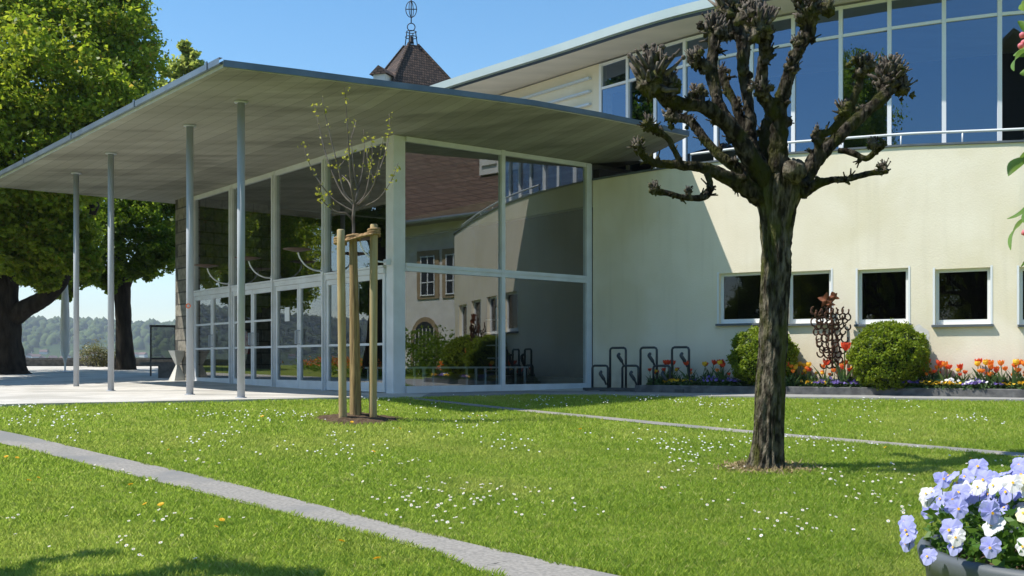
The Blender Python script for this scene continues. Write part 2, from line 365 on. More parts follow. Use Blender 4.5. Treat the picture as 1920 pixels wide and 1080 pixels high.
# ------------------------------------------------------------------ terrain
N1 = np.array([.56, -.83]); N1 /= np.linalg.norm(N1); Q1 = np.array([-7.0, 14.3])      # terrace edge
N2 = np.array([-.367, -.93]); N2 /= np.linalg.norm(N2); Q2 = np.array([1.36, 18.87])   # apron edge along the flower bed
def d12(x, y):
    return (x - Q1[0]) * N1[0] + (y - Q1[1]) * N1[1], (x - Q2[0]) * N2[0] + (y - Q2[1]) * N2[1]
def ground(x, y):
    d1, d2 = d12(np.asarray(x, float), np.asarray(y, float))
    k = 1.2; m = np.minimum(d1, d2); s = m - k * np.log(np.exp(-(d1 - m) / k) + np.exp(-(d2 - m) / k))
    s = .5 * (s + np.sqrt(s * s + .15))
    s = np.where(m < -1.5, 0, s); s = np.minimum(s, 22)
    return 1.0 - .06 * s + .02 * np.clip(np.asarray(y, float) - 21, 0, 21)
def gz(x, y): return float(ground(x, y))
def G(px, py, dz=0):
    """point of the ground seen at a pixel of the photograph"""
    lo, hi = 1.0, 60.0
    f = lambda Y: (CZ + (HY - py) / F * Y) - gz((px - 960) / F * Y, Y)
    for _ in range(50):
        mid = (lo + hi) / 2
        if f(mid) > 0: lo = mid
        else: hi = mid
    x = (px - 960) / F * lo
    return Vector((x, lo, gz(x, lo) + dz))

def sheet(name, x0, x1, y0, y1, step, mat, dz=0, keep=None):
    far = np.array([14, 40, 90, 200, 400.]); xs = np.concatenate([x0 - far[::-1], np.arange(x0, x1 + 1e-6, step), x1 + far]); ys = np.concatenate([y0 - far[::-1], np.arange(y0, y1 + 1e-6, step)])
    X, Y = np.meshgrid(xs, ys); Z = ground(X, Y) + dz
    V = np.stack([X, Y, Z], -1).reshape(-1, 3); nx = len(xs); ny = len(ys)
    i = np.arange(nx * ny).reshape(ny, nx)
    Fq = np.stack([i[:-1, :-1], i[:-1, 1:], i[1:, 1:], i[1:, :-1]], -1).reshape(-1, 4)
    return raw_mesh(name, V, Fq, mat, None, 4, True)
struct(sheet("lawn", -46, 46, -40, 44, .4, m_lawn))
def ribbon(name, left, right, mat, dz, nsub=1):
    b = B(); k = 4
    L = cat(left, 8); Rr = cat(right, 8)
    for a, c in zip(L, Rr):
        for j in range(k + 1):
            t = j / k; x = a[0] * (1 - t) + c[0] * t; y = a[1] * (1 - t) + c[1] * t
            b.v.append((x, y, gz(x, y) + dz))
    for i in range(len(L) - 1):
        for j in range(k):
            o = i * (k + 1) + j; b.f.append((o, o + 1, o + k + 2, o + k + 1)); b.m.append(0)
    return struct(b.build(name, mat, None, True))
# main garden path (edges read off the ground)
up_px = [(-260, 768), (0, 809), (200, 855), (400, 900), (600, 950), (800, 1002), (960, 1040), (1170, 1085)]
lo_px = [(-260, 778), (0, 833), (200, 882), (400, 932), (600, 982), (800, 1036), (890, 1070), (985, 1105)]
UP = [G(*p)[:2] for p in up_px]; LO = [G(*p)[:2] for p in lo_px]
def ext(pts, d): a, b = np.array(pts[-2]), np.array(pts[-1]); e = (b - a) / np.linalg.norm(b - a); return list(pts) + [tuple(b + e * d)]
UP = ext(UP, 5); LO = ext(LO, 5)
ribbon("garden_path", UP, LO, m_path, .012)
TH = [G(*p)[:2] for p in [(776, 747), (1000, 770), (1150, 784), (1480, 815), (1700, 833), (1920, 851), (2100, 866)]]
THn = []
for i, p in enumerate(TH):
    a = np.array(TH[max(i - 1, 0)]); b_ = np.array(TH[min(i + 1, len(TH) - 1)]); d = (b_ - a) / np.linalg.norm(b_ - a); THn.append((p[0] + d[1] * .27, p[1] - d[0] * .27))
ribbon("edging_path", TH, THn, m_path, .01)
# terrace and apron: two planar pieces (level, then a gentle rise towards the lake)
def on1(t): d = np.array([-N1[1], N1[0]]); return tuple(Q1 + d * t)
def on2(t): d = np.array([-N2[1], N2[0]]); return tuple(Q2 + d * t)
xi = .357; yi = 19.27
t_l = on1(-26)
poly1 = [on1(-4.2) if on1(-4.2)[0] < -7 else on1(4.2), (xi - 1.9, yi - 1.28), (xi - 1.9, 21), (-13.2, 21)]
b = B(); zt = 1.03
b.add([(x, y, zt) for x, y in poly1] + [(x, y, zt - .35) for x, y in poly1], [tuple(range(len(poly1)))] + [(i + len(poly1), (i + 1) % len(poly1) + len(poly1), (i + 1) % len(poly1), i) for i in range(len(poly1))])
b.add([(-13.2, 21, zt), (20, 21, zt), (20, 42.5, zt + .43), (-24, 42.5, zt + .43)], [(0, 1, 2, 3)])
struct(b.build("terrace", m_terr))
b = B(); e2 = on2(14) if on2(14)[0] > 0 else on2(-14)
polya = [(xi - 1.9, yi - 1.28), (xi, yi), e2, (e2[0], 21), (xi - 1.9, 21)]
b.add([(x, y, 1.026) for x, y in polya] + [(x, y, .7) for x, y in polya], [tuple(range(len(polya)))] + [(i + 5, (i + 1) % 5 + 5, (i + 1) % 5, i) for i in range(5)])
struct(b.build("apron_paving", m_pave))
# lake, far shore and hills
b = B(); b.quad((-4000, 44, -3), (1500, 44, -3), (1500, 4200, -3), (-4000, 4200, -3))
m_water = M("lake_water", (.03, .07, .11), .12, bump=.25, bscale=.25, bdist=.3, spec=.5)
struct(b.build("lake", m_water))
def hill_h(az, t):
    n = noise.noise(Vector((az * 3.1, 1.7, 0))) * .5 + noise.noise(Vector((az * 8, 5.7, 0))) * .25
    pk = 75 + 45 * math.exp(-((az + 1.05) / .10) ** 2) + 40 * n + 12 * math.exp(-((az + .33) / .1) ** 2)
    pk *= 1 + .25 * (t - 1) * 0
    return max(pk, 22) * (math.sin(min(t, 1.0) * math.pi / 2) ** 1.2)
b = B(); na, nr = 150, 14
for i in range(na):
    az = R(-125) + i / (na - 1) * R(150)
    for j in range(nr):
        t = j / (nr - 1) * 1.15; d = 1350 + t * 900
        h = hill_h(az, t) + noise.noise(Vector((math.sin(az) * d * .012, math.cos(az) * d * .012, 0))) * 5 * min(1, t * 4) - (0 if j else 4)
        b.v.append((math.sin(az) * d, math.cos(az) * d, -2 + h))
for i in range(na - 1):
    for j in range(nr - 1): o = i * nr + j; b.f.append((o, o + nr, o + nr + 1, o + 1)); b.m.append(0)
m_hill = M("wooded_hillside", (.035, .06, .02), 1, (.06, .09, .03), .012, 8, spec=.05)
struct(b.build("hills", m_hill, None, True))
# the far wood reads as one mass
ico = [(0, 0, 1)] + [(math.cos(a) * s, math.sin(a) * s, z) for s, z, of in ((.85, .5, 0), (.95, -.3, .5)) for a in [(k + of) * 2 * math.pi / 6 for k in range(6)]]
icf = [(0, 1 + k, 1 + (k + 1) % 6) for k in range(6)] + [(1 + k, 7 + k, 1 + (k + 1) % 6) for k in range(6)] + [(1 + (k + 1) % 6, 7 + k, 7 + (k + 1) % 6) for k in range(6)]
ico = np.array(ico); icf = np.array(icf); nT = 9000; Vs = []; Fs = []
for i in range(nT):
    az = R(-112) + random.random() * R(116); t = .10 + random.random() ** .8 * 1.0; d = 1350 + t * 900
    if t < .3 and random.random() < .6: continue
    h = -2 + hill_h(az, t); s = random.uniform(4, 9); sc = np.array([s, s, s * random.uniform(.9, 1.5)]) * (1 + .25 * RNG.uniform(-1, 1, (len(ico), 1)))
    Fs.append(icf + len(Vs) * len(ico)); Vs.append(ico * sc + np.array([math.sin(az) * d, math.cos(az) * d, h + s * .5]))
m_wood = leaf_mat("far_wood", (.03, .055, .012), (.075, .11, .025), .0, .9)
o = raw_mesh("far_wood", np.concatenate(Vs), np.concatenate(Fs), m_wood, None, 3)
tag(o, "wooded hillside across the lake reading as one hazy mass of trees", "wood", kind="stuff")
# houses of the far town
hb = B(); hb.obox((-6, -4, 0), (12, 0, 0), (0, 8, 0), (0, 0, 6), 0)
hb.add([(-6.5, -4.6, 6), (6.5, -4.6, 6), (6.5, 4.6, 6), (-6.5, 4.6, 6), (-6.5, 0, 10), (6.5, 0, 10)], [(0, 1, 5, 4), (2, 3, 4, 5), (1, 2, 5), (3, 0, 4), (0, 3, 2, 1)], 1)
m_hw = M("far_house_wall", (.6, .58, .54), .9); m_hr = M("far_house_roof", (.17, .11, .09), .9)
h0 = hb.build("far_house", [m_hw, m_hr])
for i in range(64):
    o = h0 if i == 0 else h0.copy()
    if i: COL.objects.link(o)
    az = math.atan2((random.uniform(30, 330) - 960) / F, 1) if i < 40 else R(random.uniform(-80, -40))
    t = random.uniform(.01, .16); d = 1350 + t * 900
    o.location = (math.sin(az) * d, math.cos(az) * d, -2 + hill_h(az, t) - 1); o.rotation_euler.z = random.uniform(0, 3); s = random.uniform(.5, .85); o.scale = (s, s, s)
    tag(o, "tiny pale house with reddish roof in the far town across the lake", "house", "houses of the town on the far shore")

# ------------------------------------------------------------------ the hall
EL = Vector((-.632, .775, 0)).normalized()          # along the door facade (away from the corner)
ER = Vector((EL.y, -EL.x, 0))                       # along the right facade
ER = Vector((.775, .632, 0)).normalized()
NL = -ER; NR = -EL                                  # outward normals
GC = Vector((-2.2, 19.3, 1.03))
WL, WR = 9.3, 5.0
SOF, TRZ = 5.83, 3.33
hall = thing("event_hall", (0, 22, 1.0), "modern cream rendered hall with glazed foyer, thin concrete canopy on columns and curved upper glazing", "building")
V3 = Vector
def on(e, t, z, out=0, n=None): p = GC + e * t + (n * out if n is not None else V3((0, 0, 0))); return V3((p.x, p.y, z))
# columns
for px, yb in ((452, 746), (356, 740), (208, 733), (143, 728)):
    Yc = (CZ - 1.03) * F / (yb - HY); p = P(px, yb, Yc)
    b = B(); b.tube([(p.x, p.y, 1.0), (p.x, p.y, SOF - .0)], .062 if px > 300 else .06, 20)
    b.lathe((p.x, p.y, 1.03), [(.09, 0), (.09, .012), (.065, .014)], 20); b.lathe((p.x, p.y, SOF - .03), [(.065, 0), (.11, .004), (.11, .03)], 20)
    c = b.build("column", m_steel, hall, True)
    if px == 356:
        b = B(); zc = CZ + (HY - 574) / F * Yc
        for k in range(14):
            a0 = 2 * math.pi * k / 14; a1 = 2 * math.pi * (k + 1) / 14
            q = [V3((p.x - .01 + math.cos(a) * r, p.y - .066, zc + math.sin(a) * r)) for a, r in ((a0, .03), (a1, .03), (a1, .045), (a0, .045))]
            b.quad(*q); b.quad(*[v + V3((0, .012, 0)) for v in reversed(q)])
        b.build("sticker", m_orange, c)
# canopy
front_px = [(418, 127), (560, 144), (700, 162), (830, 178), (1000, 200), (1120, 221), (1200, 237), (1290, 256)]
fr_pts = []
for i, (px, py) in enumerate(front_px):
    zz = SOF + .42 * (max(0, px - 500) / 790)
    Yc = (zz - CZ) * F / (HY - py); fr_pts.append(P(px, py, Yc))
A = fr_pts[0]
Bc = V3((-12.6, 24.9, SOF)); Bf = V3((-8.9, 27.75, SOF))
tip = fr_pts[-1]
gl = [on(ER, WR * i / (len(fr_pts) - 1), SOF + .07 * i / (len(fr_pts) - 1)) for i in range(len(fr_pts))]
b = B()
for i in range(len(fr_pts) - 1): b.quad(fr_pts[i], fr_pts[i + 1], gl[i + 1], gl[i])
wl_end = V3((2.75, 22.6, SOF + .16))
b.add([tip, wl_end, gl[-1]], [(0, 1, 2)])
backp = [V3((5.2, 25.0, SOF)), V3((1.2, 35, SOF)), V3((-.9, 34.2, SOF))]
fl = on(EL, WL, SOF)
b.add([A, gl[0], fl, Bf, Bc], [(0, 1, 2, 3, 4)])
b.add([gl[0], gl[-1], backp[0], backp[1], backp[2], Bf, fl], [(0, 1, 2, 3, 4, 5, 6)])
TT = .10
rim = [Bc, A] + fr_pts[1:] + [wl_end, backp[0], backp[1], backp[2], Bf]
top = [p + V3((0, 0, TT)) for p in rim]
b.add(top, [tuple(range(len(top)))], 0)
for i in range(len(rim)):
    j = (i + 1) % len(rim)
    b.quad(rim[i], rim[j], top[j], top[i], 1)
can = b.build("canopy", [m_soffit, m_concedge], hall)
b = B()
def edge_strip(b, pts, outs, h0, h1, d, mi=0):
    for i in range(len(pts) - 1):
        a, c = pts[i], pts[i + 1]; oa, oc = outs[i], outs[i + 1]; z0 = V3((0, 0, h0)); z1 = V3((0, 0, h1))
        for q in ((a + oa * d + z0, c + oc * d + z0, c + oc * d + z1, a + oa * d + z1), (a + z1, a + oa * d + z1, c + oc * d + z1, c + z1), (a + z0, c + z0, c + oc * d + z0, a + oa * d + z0)):
            b.quad(*q, mi)
dirL = (Bc - A).normalized(); outL = V3((-dirL.y, dirL.x, 0)); outL = -outL if outL.dot(V3((-1, -1, 0))) < 0 else outL
oF = []
for i in range(len(fr_pts)):
    d = (fr_pts[min(i + 1, len(fr_pts) - 1)] - fr_pts[max(i - 1, 0)]); d.z = 0; d.normalize(); oF.append(V3((d.y, -d.x, 0)))
edge_strip(b, fr_pts, oF, .012, .108, .035)
d = (wl_end - tip).normalized(); oT = V3((d.y, -d.x, 0)); edge_strip(b, [tip, wl_end], [oT, oT], .012, .108, .035)
b.build("edge_flashing", m_slate, can)
b = B(); edge_strip(b, [Bc, A], [outL, outL], .05, .14, .06)
for t in (.03, .25, .5, .74, .93):
    p = A.lerp(Bc, t) + outL * .055; b.obox(p + V3((0, 0, .04)), dirL * .05, outL * .02, V3((0, 0, .125)))
b.build("gutter", m_zinc, can)
# door facade: bays from the corner outwards
def frame_bar(b, a, c, wid, dep, n): b.bar(a, c, wid, dep, up=V3((0, 0, 1)) if abs((V3(c) - V3(a)).normalized().z) < .5 else n.cross(V3((0, 0, 1))))
mul = []
for px in (365, 437, 517, 612):
    # intersection of a pixel column with the facade line
    k = (px - 960) / F; t = (k * GC.y - GC.x) / (EL.x - k * EL.y); mul.append(t)
bounds = [0] + sorted(mul)
WLe = bounds[-1]
b = B(); b.obox(on(EL, -.0, 1.03) - ER * .0 + EL * .24 - EL * .24, EL * .26, ER * .26, V3((0, 0, SOF - 1.03)))
b.build("corner_post", m_white, hall)
b = B()
frame_bar(b, on(EL, .26, SOF - .05), on(EL, WLe, SOF - .05), .10, .09, NL)
frame_bar(b, on(ER, .26, SOF - .045), on(ER, WR, SOF + .02), .09, .09, NR)
b.build("head_frame", m_white, hall)
b = B()
frame_bar(b, on(EL, .26, TRZ), on(EL, WLe, TRZ), .10, .11, NL); frame_bar(b, on(EL, .26, TRZ + .075), on(EL, WLe, TRZ + .075), .04, .15, NL)
frame_bar(b, on(ER, .26, TRZ + .06), on(ER, WR, TRZ + .06), .15, .10, NR); frame_bar(b, on(ER, .26, TRZ + .08), on(ER, WR, TRZ + .08), .03, .14, NR)
b.build("transom", m_white, hall)
for i, t in enumerate(bounds[1:]):
    b = B(); frame_bar(b, on(EL, t, 1.03), on(EL, t, SOF - .002), .11, .12, NL); frame_bar(b, on(EL, t, 1.03, .08, NL), on(EL, t, SOF - .1, .08, NL), .04, .05, NL)
    b.build("mullion", m_white, hall)
for t in (.515 * WR, WR - .06):
    b = B(); frame_bar(b, on(ER, t, 1.03), on(ER, t, SOF - .002 + .05), .09 if t < 4 else .15, .12, NR); b.build("mullion", m_white, hall)
for i in range(4):
    t0 = bounds[i] + (.26 if i == 0 else .055); t1 = bounds[i + 1] - .055
    b = B(); b.quad(on(EL, t0, TRZ + .1), on(EL, t1, TRZ + .1), on(EL, t1, SOF - .1), on(EL, t0, SOF - .1)); b.build("upper_pane", m_glass, hall)
    tm = (t0 + t1) / 2
    for s0, s1 in ((t0, tm - .006), (tm + .006, t1)):
        z0, z1 = 1.045, TRZ - .055
        b = B(); fw = .075
        for ta in (s0 + fw / 2, s1 - fw / 2): frame_bar(b, on(EL, ta, z0), on(EL, ta, z1), fw, .06, NL)
        frame_bar(b, on(EL, s0 + fw, z0 + .09), on(EL, s1 - fw, z0 + .09), .18, .058, NL); frame_bar(b, on(EL, s0 + fw, z1 - .05), on(EL, s1 - fw, z1 - .05), .10, .058, NL)
        for zr in ((1.95,) if i < 2 else (1.95, 2.55)):
            frame_bar(b, on(EL, s0 + fw, zr), on(EL, s1 - fw, zr), .045, .04, NL)
        dr = b.build("door", m_white, hall)
        b = B(); b.quad(on(EL, s0 + fw, z0 + .18), on(EL, s1 - fw, z0 + .18), on(EL, s1 - fw, z1 - .1), on(EL, s0 + fw, z1 - .1)); b.build("pane", m_glass, dr)
        hs = s1 - fw / 2 if s0 == t0 else s0 + fw / 2
        b = B(); b.tube([on(EL, hs, 2.0, .03, NL), on(EL, hs, 2.0, .09, NL), on(EL, hs, 2.28, .09, NL), on(EL, hs, 2.28, .03, NL)], .014, 8); b.build("handle", m_steel, dr)
        if i == 1 and s0 != t0:
            b = B(); tn = (s0 + s1) / 2 + .03; b.obox(on(EL, tn - .11, 2.50, .012, NL), EL * .22, ER * .004, V3((0, 0, .30))); b.build("notice", m_paper, dr)
for s0, s1 in ((.26, .515 * WR - .045), (.515 * WR + .045, WR - .135)):
    b = B(); b.quad(on(ER, s0, TRZ + .135), on(ER, s1, TRZ + .135), on(ER, s1, SOF - .06), on(ER, s0, SOF - .08)); b.build("upper_pane", m_glass, hall)
    b = B(); b.quad(on(ER, s0, 1.16), on(ER, s1, 1.16), on(ER, s1, TRZ - .015), on(ER, s0, TRZ - .015)); b.build("lower_pane", m_glass, hall)
b = B(); frame_bar(b, on(ER, .26, 1.095), on(ER, WR, 1.095), .13, .10, NR); b.build("sill_frame", m_white, hall)
# stone pier / flank wall
b = B(); s = on(EL, WLe + .08, 1.0) - ER * .18
b.obox(s, ER * 2.6, EL * .75, V3((0, 0, SOF - 1.0 - .004))); b.build("stone_wall", m_stone, hall)
# foyer interior
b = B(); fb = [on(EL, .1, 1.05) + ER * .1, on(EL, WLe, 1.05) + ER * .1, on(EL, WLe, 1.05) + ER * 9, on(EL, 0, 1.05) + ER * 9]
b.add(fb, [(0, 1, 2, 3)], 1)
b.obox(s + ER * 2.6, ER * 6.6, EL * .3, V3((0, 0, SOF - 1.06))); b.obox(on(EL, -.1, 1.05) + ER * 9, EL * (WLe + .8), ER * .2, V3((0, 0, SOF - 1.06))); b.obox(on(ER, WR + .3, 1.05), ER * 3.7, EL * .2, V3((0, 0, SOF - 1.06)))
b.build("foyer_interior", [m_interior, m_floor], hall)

# ---- curved lower wall
wpts = cat([(1.74, 22.40), (2.9, 21.32), (4.2, 20.30), (5.5, 19.45), (6.8, 18.66), (8.2, 17.86), (8.75, 17.57), (9.05, 17.62), (9.25, 17.95), (9.35, 18.6), (9.4, 20), (9.4, 25)], 14)
wp = np.array(wpts); seg = np.linalg.norm(np.diff(wp, axis=0), axis=1); cum = np.concatenate([[0], np.cumsum(seg)])
def wat(u): return np.array([np.interp(u, cum, wp[:, 0]), np.interp(u, cum, wp[:, 1])])
def wpx(px):
    k = (px - 960) / F; f = wp[:, 0] - k * wp[:, 1]
    for i in range(len(f) - 1):
        if f[i] <= 0 <= f[i + 1]: return cum[i] + (cum[i + 1] - cum[i]) * (-f[i]) / (f[i + 1] - f[i])
def wnorm(u): d = wat(u + .05) - wat(u - .05); d /= np.linalg.norm(d); return V3((d[1], -d[0], 0)), V3((d[0], d[1], 0))
def ztop(u): return float(np.interp(u, [0, wpx(1300), wpx(1480), wpx(1700), wpx(1915), 14], [5.52, 5.54, 5.53, 5.45, 5.33, 5.30]))
wins = []
for (a, c, ytop, ybot) in ((1348, 1432, 511, 606), (1478, 1558, 508, 606), (1608, 1703, 504, 607), (1753, 1857, 503, 608)):
    u0, u1 = wpx(a), wpx(c); Ym = wat((u0 + u1) / 2)[1]
    wins.append((u0, u1, CZ + (HY - ybot) / F * Ym, CZ + (HY - ytop) / F * Ym))
wins.append((wpx(1911), wpx(1911) + .36, wins[-1][2] - .02, wins[-1][3] - .02))
br = sorted(set(list(np.arange(0, cum[-1], .16)) + [cum[-1]] + [x for q in wins for x in q[:2]]))
b = B()
def W(u, z, inn=0.0):
    p = wat(u); n, _ = wnorm(min(max(u, .06), cum[-1] - .06)); return V3((p[0] - n.x * inn, p[1] - n.y * inn, z))
for u0, u1 in zip(br[:-1], br[1:]):
    if u1 - u0 < 1e-5: continue
    um = (u0 + u1) / 2; wn = [q for q in wins if q[0] < um < q[1]]
    bands = [(.9, None)] if not wn else [(.9, wn[0][2]), (wn[0][3], None)]
    for z0, z1 in bands:
        b.quad(W(u0, z0), W(u1, z0), W(u1, z1 if z1 else ztop(u1)), W(u0, z1 if z1 else ztop(u0)))
    b.quad(W(u0, ztop(u0)), W(u1, ztop(u1)), W(u1, ztop(u1), .3), W(u0, ztop(u0), .3))
for u0, u1, z0, z1 in wins:
    D = .16
    b.quad(W(u0, z0), W(u0, z1), W(u0, z1, D), W(u0, z0, D)); b.quad(W(u1, z0), W(u1, z0, D), W(u1, z1, D), W(u1, z1))
    b.quad(W(u0, z1), W(u1, z1), W(u1, z1, D), W(u0, z1, D)); b.quad(W(u0, z0), W(u0, z0, D), W(u1, z0, D), W(u1, z0))
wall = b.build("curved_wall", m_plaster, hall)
b = B()
for u0, u1 in zip(br[:-1], br[1:]):
    if u1 - u0 < 1e-5: continue
    a = [W(u0, ztop(u0) + .004, -.03), W(u1, ztop(u1) + .004, -.03), W(u1, ztop(u1) + .004, .36), W(u0, ztop(u0) + .004, .36)]
    h = V3((0, 0, .035)); b.quad(*[p + h for p in a]); b.quad(a[0], a[1], a[1] + h, a[0] + h); b.quad(*reversed(a))
b.build("coping", m_sill, hall)
for u0, u1, z0, z1 in wins:
    n, t = wnorm((u0 + u1) / 2); b = B(); fw = .055; dd = .09
    p00, p10, p11, p01 = W(u0, z0, dd), W(u1, z0, dd), W(u1, z1, dd), W(u0, z1, dd)
    zz = V3((0, 0, 1)); tt = (p10 - p00).normalized(); nn = V3((tt.y, -tt.x, 0))
    b.obox(p00 - nn * .05, p10 - p00, nn * .05, zz * .085); b.obox(p01 - nn * .05 - zz * fw, p11 - p01, nn * .05, zz * fw)
    b.obox(p00 - nn * .05 + zz * .085, tt * fw, nn * .05, zz * (z1 - z0 - .085 - fw)); b.obox(p10 - tt * fw - nn * .05 + zz * .085, tt * fw, nn * .05, zz * (z1 - z0 - .085 - fw))
    # painted surround band around the opening
    for q in (u0, u1):
        s = -1 if q == u0 else 1
        b.quad(W(q, z0, -.006), W(q + s * .035, z0, -.006), W(q + s * .035, z1 + .03, -.006), W(q, z1 + .03, -.006))
    wo = b.build("window", m_whitewood, hall)
    b = B(); e = -nn * .03; b.quad(p00 + e + tt * fw + zz * .085, p10 + e - tt * fw + zz * .085, p11 + e - tt * fw - zz * fw, p01 + e + tt * fw - zz * fw); b.build("pane", m_glassw, wo)
    b = B(); b.obox(W(u0 - .05, z0 - .045, .08), W(u1 + .05, z0 - .045, .08) - W(u0 - .05, z0 - .045, .08), nn * .15, zz * .04); b.build("sill", m_sill, wo)
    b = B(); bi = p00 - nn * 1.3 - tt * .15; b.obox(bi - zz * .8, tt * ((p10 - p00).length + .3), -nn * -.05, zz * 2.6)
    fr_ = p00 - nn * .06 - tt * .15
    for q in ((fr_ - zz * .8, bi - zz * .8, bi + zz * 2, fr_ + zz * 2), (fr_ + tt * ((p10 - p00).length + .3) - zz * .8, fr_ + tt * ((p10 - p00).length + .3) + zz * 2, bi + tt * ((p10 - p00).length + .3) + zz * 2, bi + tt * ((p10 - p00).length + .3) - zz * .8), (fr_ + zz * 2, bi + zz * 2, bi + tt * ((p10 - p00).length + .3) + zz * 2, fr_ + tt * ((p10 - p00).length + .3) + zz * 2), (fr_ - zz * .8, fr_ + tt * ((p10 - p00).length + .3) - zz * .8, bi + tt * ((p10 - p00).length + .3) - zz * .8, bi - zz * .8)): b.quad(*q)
    b.build("dark_backing_box", m_interior, wo)  # added closed dark box, keeps stray light from showing behind the pane
# bare plaster patch beside the third window
b = B(); uc = wpx(1727); pc = []
for k in range(22):
    a = 2 * math.pi * k / 22; r = 1 + .35 * noise.noise(V3((math.cos(a) * 2, math.sin(a) * 2, 3)))
    pc.append(W(uc + math.cos(a) * .13 * r - .05 * math.sin(a), wins[3][2] - .16 + math.sin(a) * .16 * r, -.004))
b.add(pc, [tuple(range(22))]); b.build("plaster_patch", m_patch, hall)

# ---- upper storey
ZT, ZM, ZB = 8.55, 7.97, 5.45
upl = cat([(2.08, 24.2), (4.25, 21.8), (6.43, 20.3), (8.05, 19.4), (9.0, 19.0), (10.6, 18.6), (12.5, 18.4)], 12); upl = np.array(upl)
ucum = np.concatenate([[0], np.cumsum(np.linalg.norm(np.diff(upl, axis=0), axis=1))])
def uat(u, z, out=0): return V3((np.interp(u, ucum, upl[:, 0]), np.interp(u, ucum, upl[:, 1]), z))
def upx(px):
    k = (px - 960) / F; f = upl[:, 0] - k * upl[:, 1]
    for i in range(len(f) - 1):
        if f[i] <= 0 <= f[i + 1]: return ucum[i] + (ucum[i + 1] - ucum[i]) * (-f[i]) / (f[i + 1] - f[i])
ums = [0.0] + [upx(p) for p in (1178, 1230, 1285, 1343, 1410, 1488, 1577, 1668, 1770, 1874)]
st = ums[-1] - ums[-2]; ums += [ums[-1] + st, ums[-1] + 2 * st]
for i, (a, c) in enumerate(zip(ums[:-1], ums[1:])):
    p, q = uat(a, 0), uat(c, 0); d = (q - p).normalized(); n = V3((d.y, -d.x, 0)); b = B()
    def at(t, z): r = p + (q - p) * t; return V3((r.x, r.y, z))
    b.bar(at(0, ZB), at(0, ZT), .075, .09, up=n.cross(V3((0, 0, 1))))
    for z, h in ((ZT - .03, .06), (ZM, .055), (ZB + .03, .06)): b.bar(at(.0, z) + d * .038, at(1, z) - d * .038, h, .07)
    if i == len(ums) - 2: b.bar(at(1, ZB), at(1, ZT), .075, .09, up=n.cross(V3((0, 0, 1))))
    wo = b.build("upper_window", m_whitewood, hall)
    tw = R(random.uniform(-.5, .5))
    for z0, z1 in ((ZB + .06, ZM - .03), (ZM + .03, ZT - .06)):
        off = n * (.022 * random.uniform(-1, 1)); b = B(); b.quad(at(.04, z0) + off, at(.96, z0) - off, at(.96, z1) - off, at(.04, z1) + off); b.build("pane", m_glassup, wo)
# side wall with pale strips
u0p = uat(0, 0); s0 = V3((2.03, 24.24, 5.3))
b = B(); b.obox(s0, EL * 10, ER * .25, V3((0, 0, 8.57 - 5.3))); b.build("upper_side_wall", m_plaster, hall)
m_strip = M("pale_blue_strip", (.55, .62, .70), .5)
for z in (8.26, 7.95, 7.65, 7.35):
    b = B(); b.obox(s0 + EL * .25 - ER * .10 + V3((0, 0, z - 5.3)), EL * 8, ER * .097, V3((0, 0, .045))); b.build("strip", m_strip, hall)
# upper interior back + floor
b = B(); b.obox((2.6, 26.8, 5.3), (10, -4, 0), (0, .2, 0), (0, 0, 3.25)); b.add([(2.1, 24.3, 5.44), (4.3, 21.9, 5.44), (6.5, 20.4, 5.44), (9, 19.1, 5.44), (12.5, 18.5, 5.44), (12.5, 23, 5.44), (2.6, 26.8, 5.44)], [tuple(range(7))])
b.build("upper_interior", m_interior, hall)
# balcony deck between parapet and glass
b = B(); N = 30; g0 = [(W(u, ztop(u) - .08, .25)) for u in np.linspace(.3, 9.3, N)]; g1 = [uat(u, 5.43) for u in np.linspace(0.05, ucum[-1] - .1, N)]
for i in range(N - 1): b.quad(g0[i], g0[i + 1], g1[i + 1], g1[i])
b.build("balcony_deck", m_pave, hall)
# rail
b = B(); us = np.linspace(wpx(1285), wpx(1915) + .6, 40); rz = [ztop(u) + .27 for u in us]
rp = [W(u, z, .22) for u, z in zip(us, rz)]; b.tube(rp, .024, 8)
for i in (0, 6, 12, 18, 24, 30, 36): b.tube([V3((rp[i].x, rp[i].y, ztop(us[i]))), rp[i]], .014, 6)
b.build("railing", m_white, hall, True)
# upper roof
redge = [V3((x, y, 8.6)) for x, y in cat([(-4.5, 30.3), (-1.72, 26.9), (.91, 24.0), (2.7, 21.95), (4.03, 20.75), (5.9, 19.55), (8.0, 18.55), (10.5, 17.7), (13.5, 17.2)], 6)]
rp = redge + [V3((14, 36, 8.6)), V3((-4.5, 36, 8.6))]
b = B(); b.add(rp, [tuple(range(len(rp)))], 0); tp = [p + V3((0, 0, .24)) for p in rp]; b.add(tp, [tuple(range(len(tp)))], 1)
for i in range(len(rp)): j = (i + 1) % len(rp); b.quad(rp[i], rp[j], tp[j], tp[i], 1)
roof = b.build("upper_roof", [m_soffit2, m_zinc2], hall)
b = B(); ou = []
for i in range(len(redge)):
    d = redge[min(i + 1, len(redge) - 1)] - redge[max(i - 1, 0)]; d.normalize(); ou.append(V3((d.y, -d.x, 0)))
edge_strip(b, redge, ou, .085, .27, .07); b.build("fascia", m_zinc2, roof, True)
b = B(); edge_strip(b, redge, ou, .0, .06, .012); b.build("drip_edge", m_dark, roof, True)

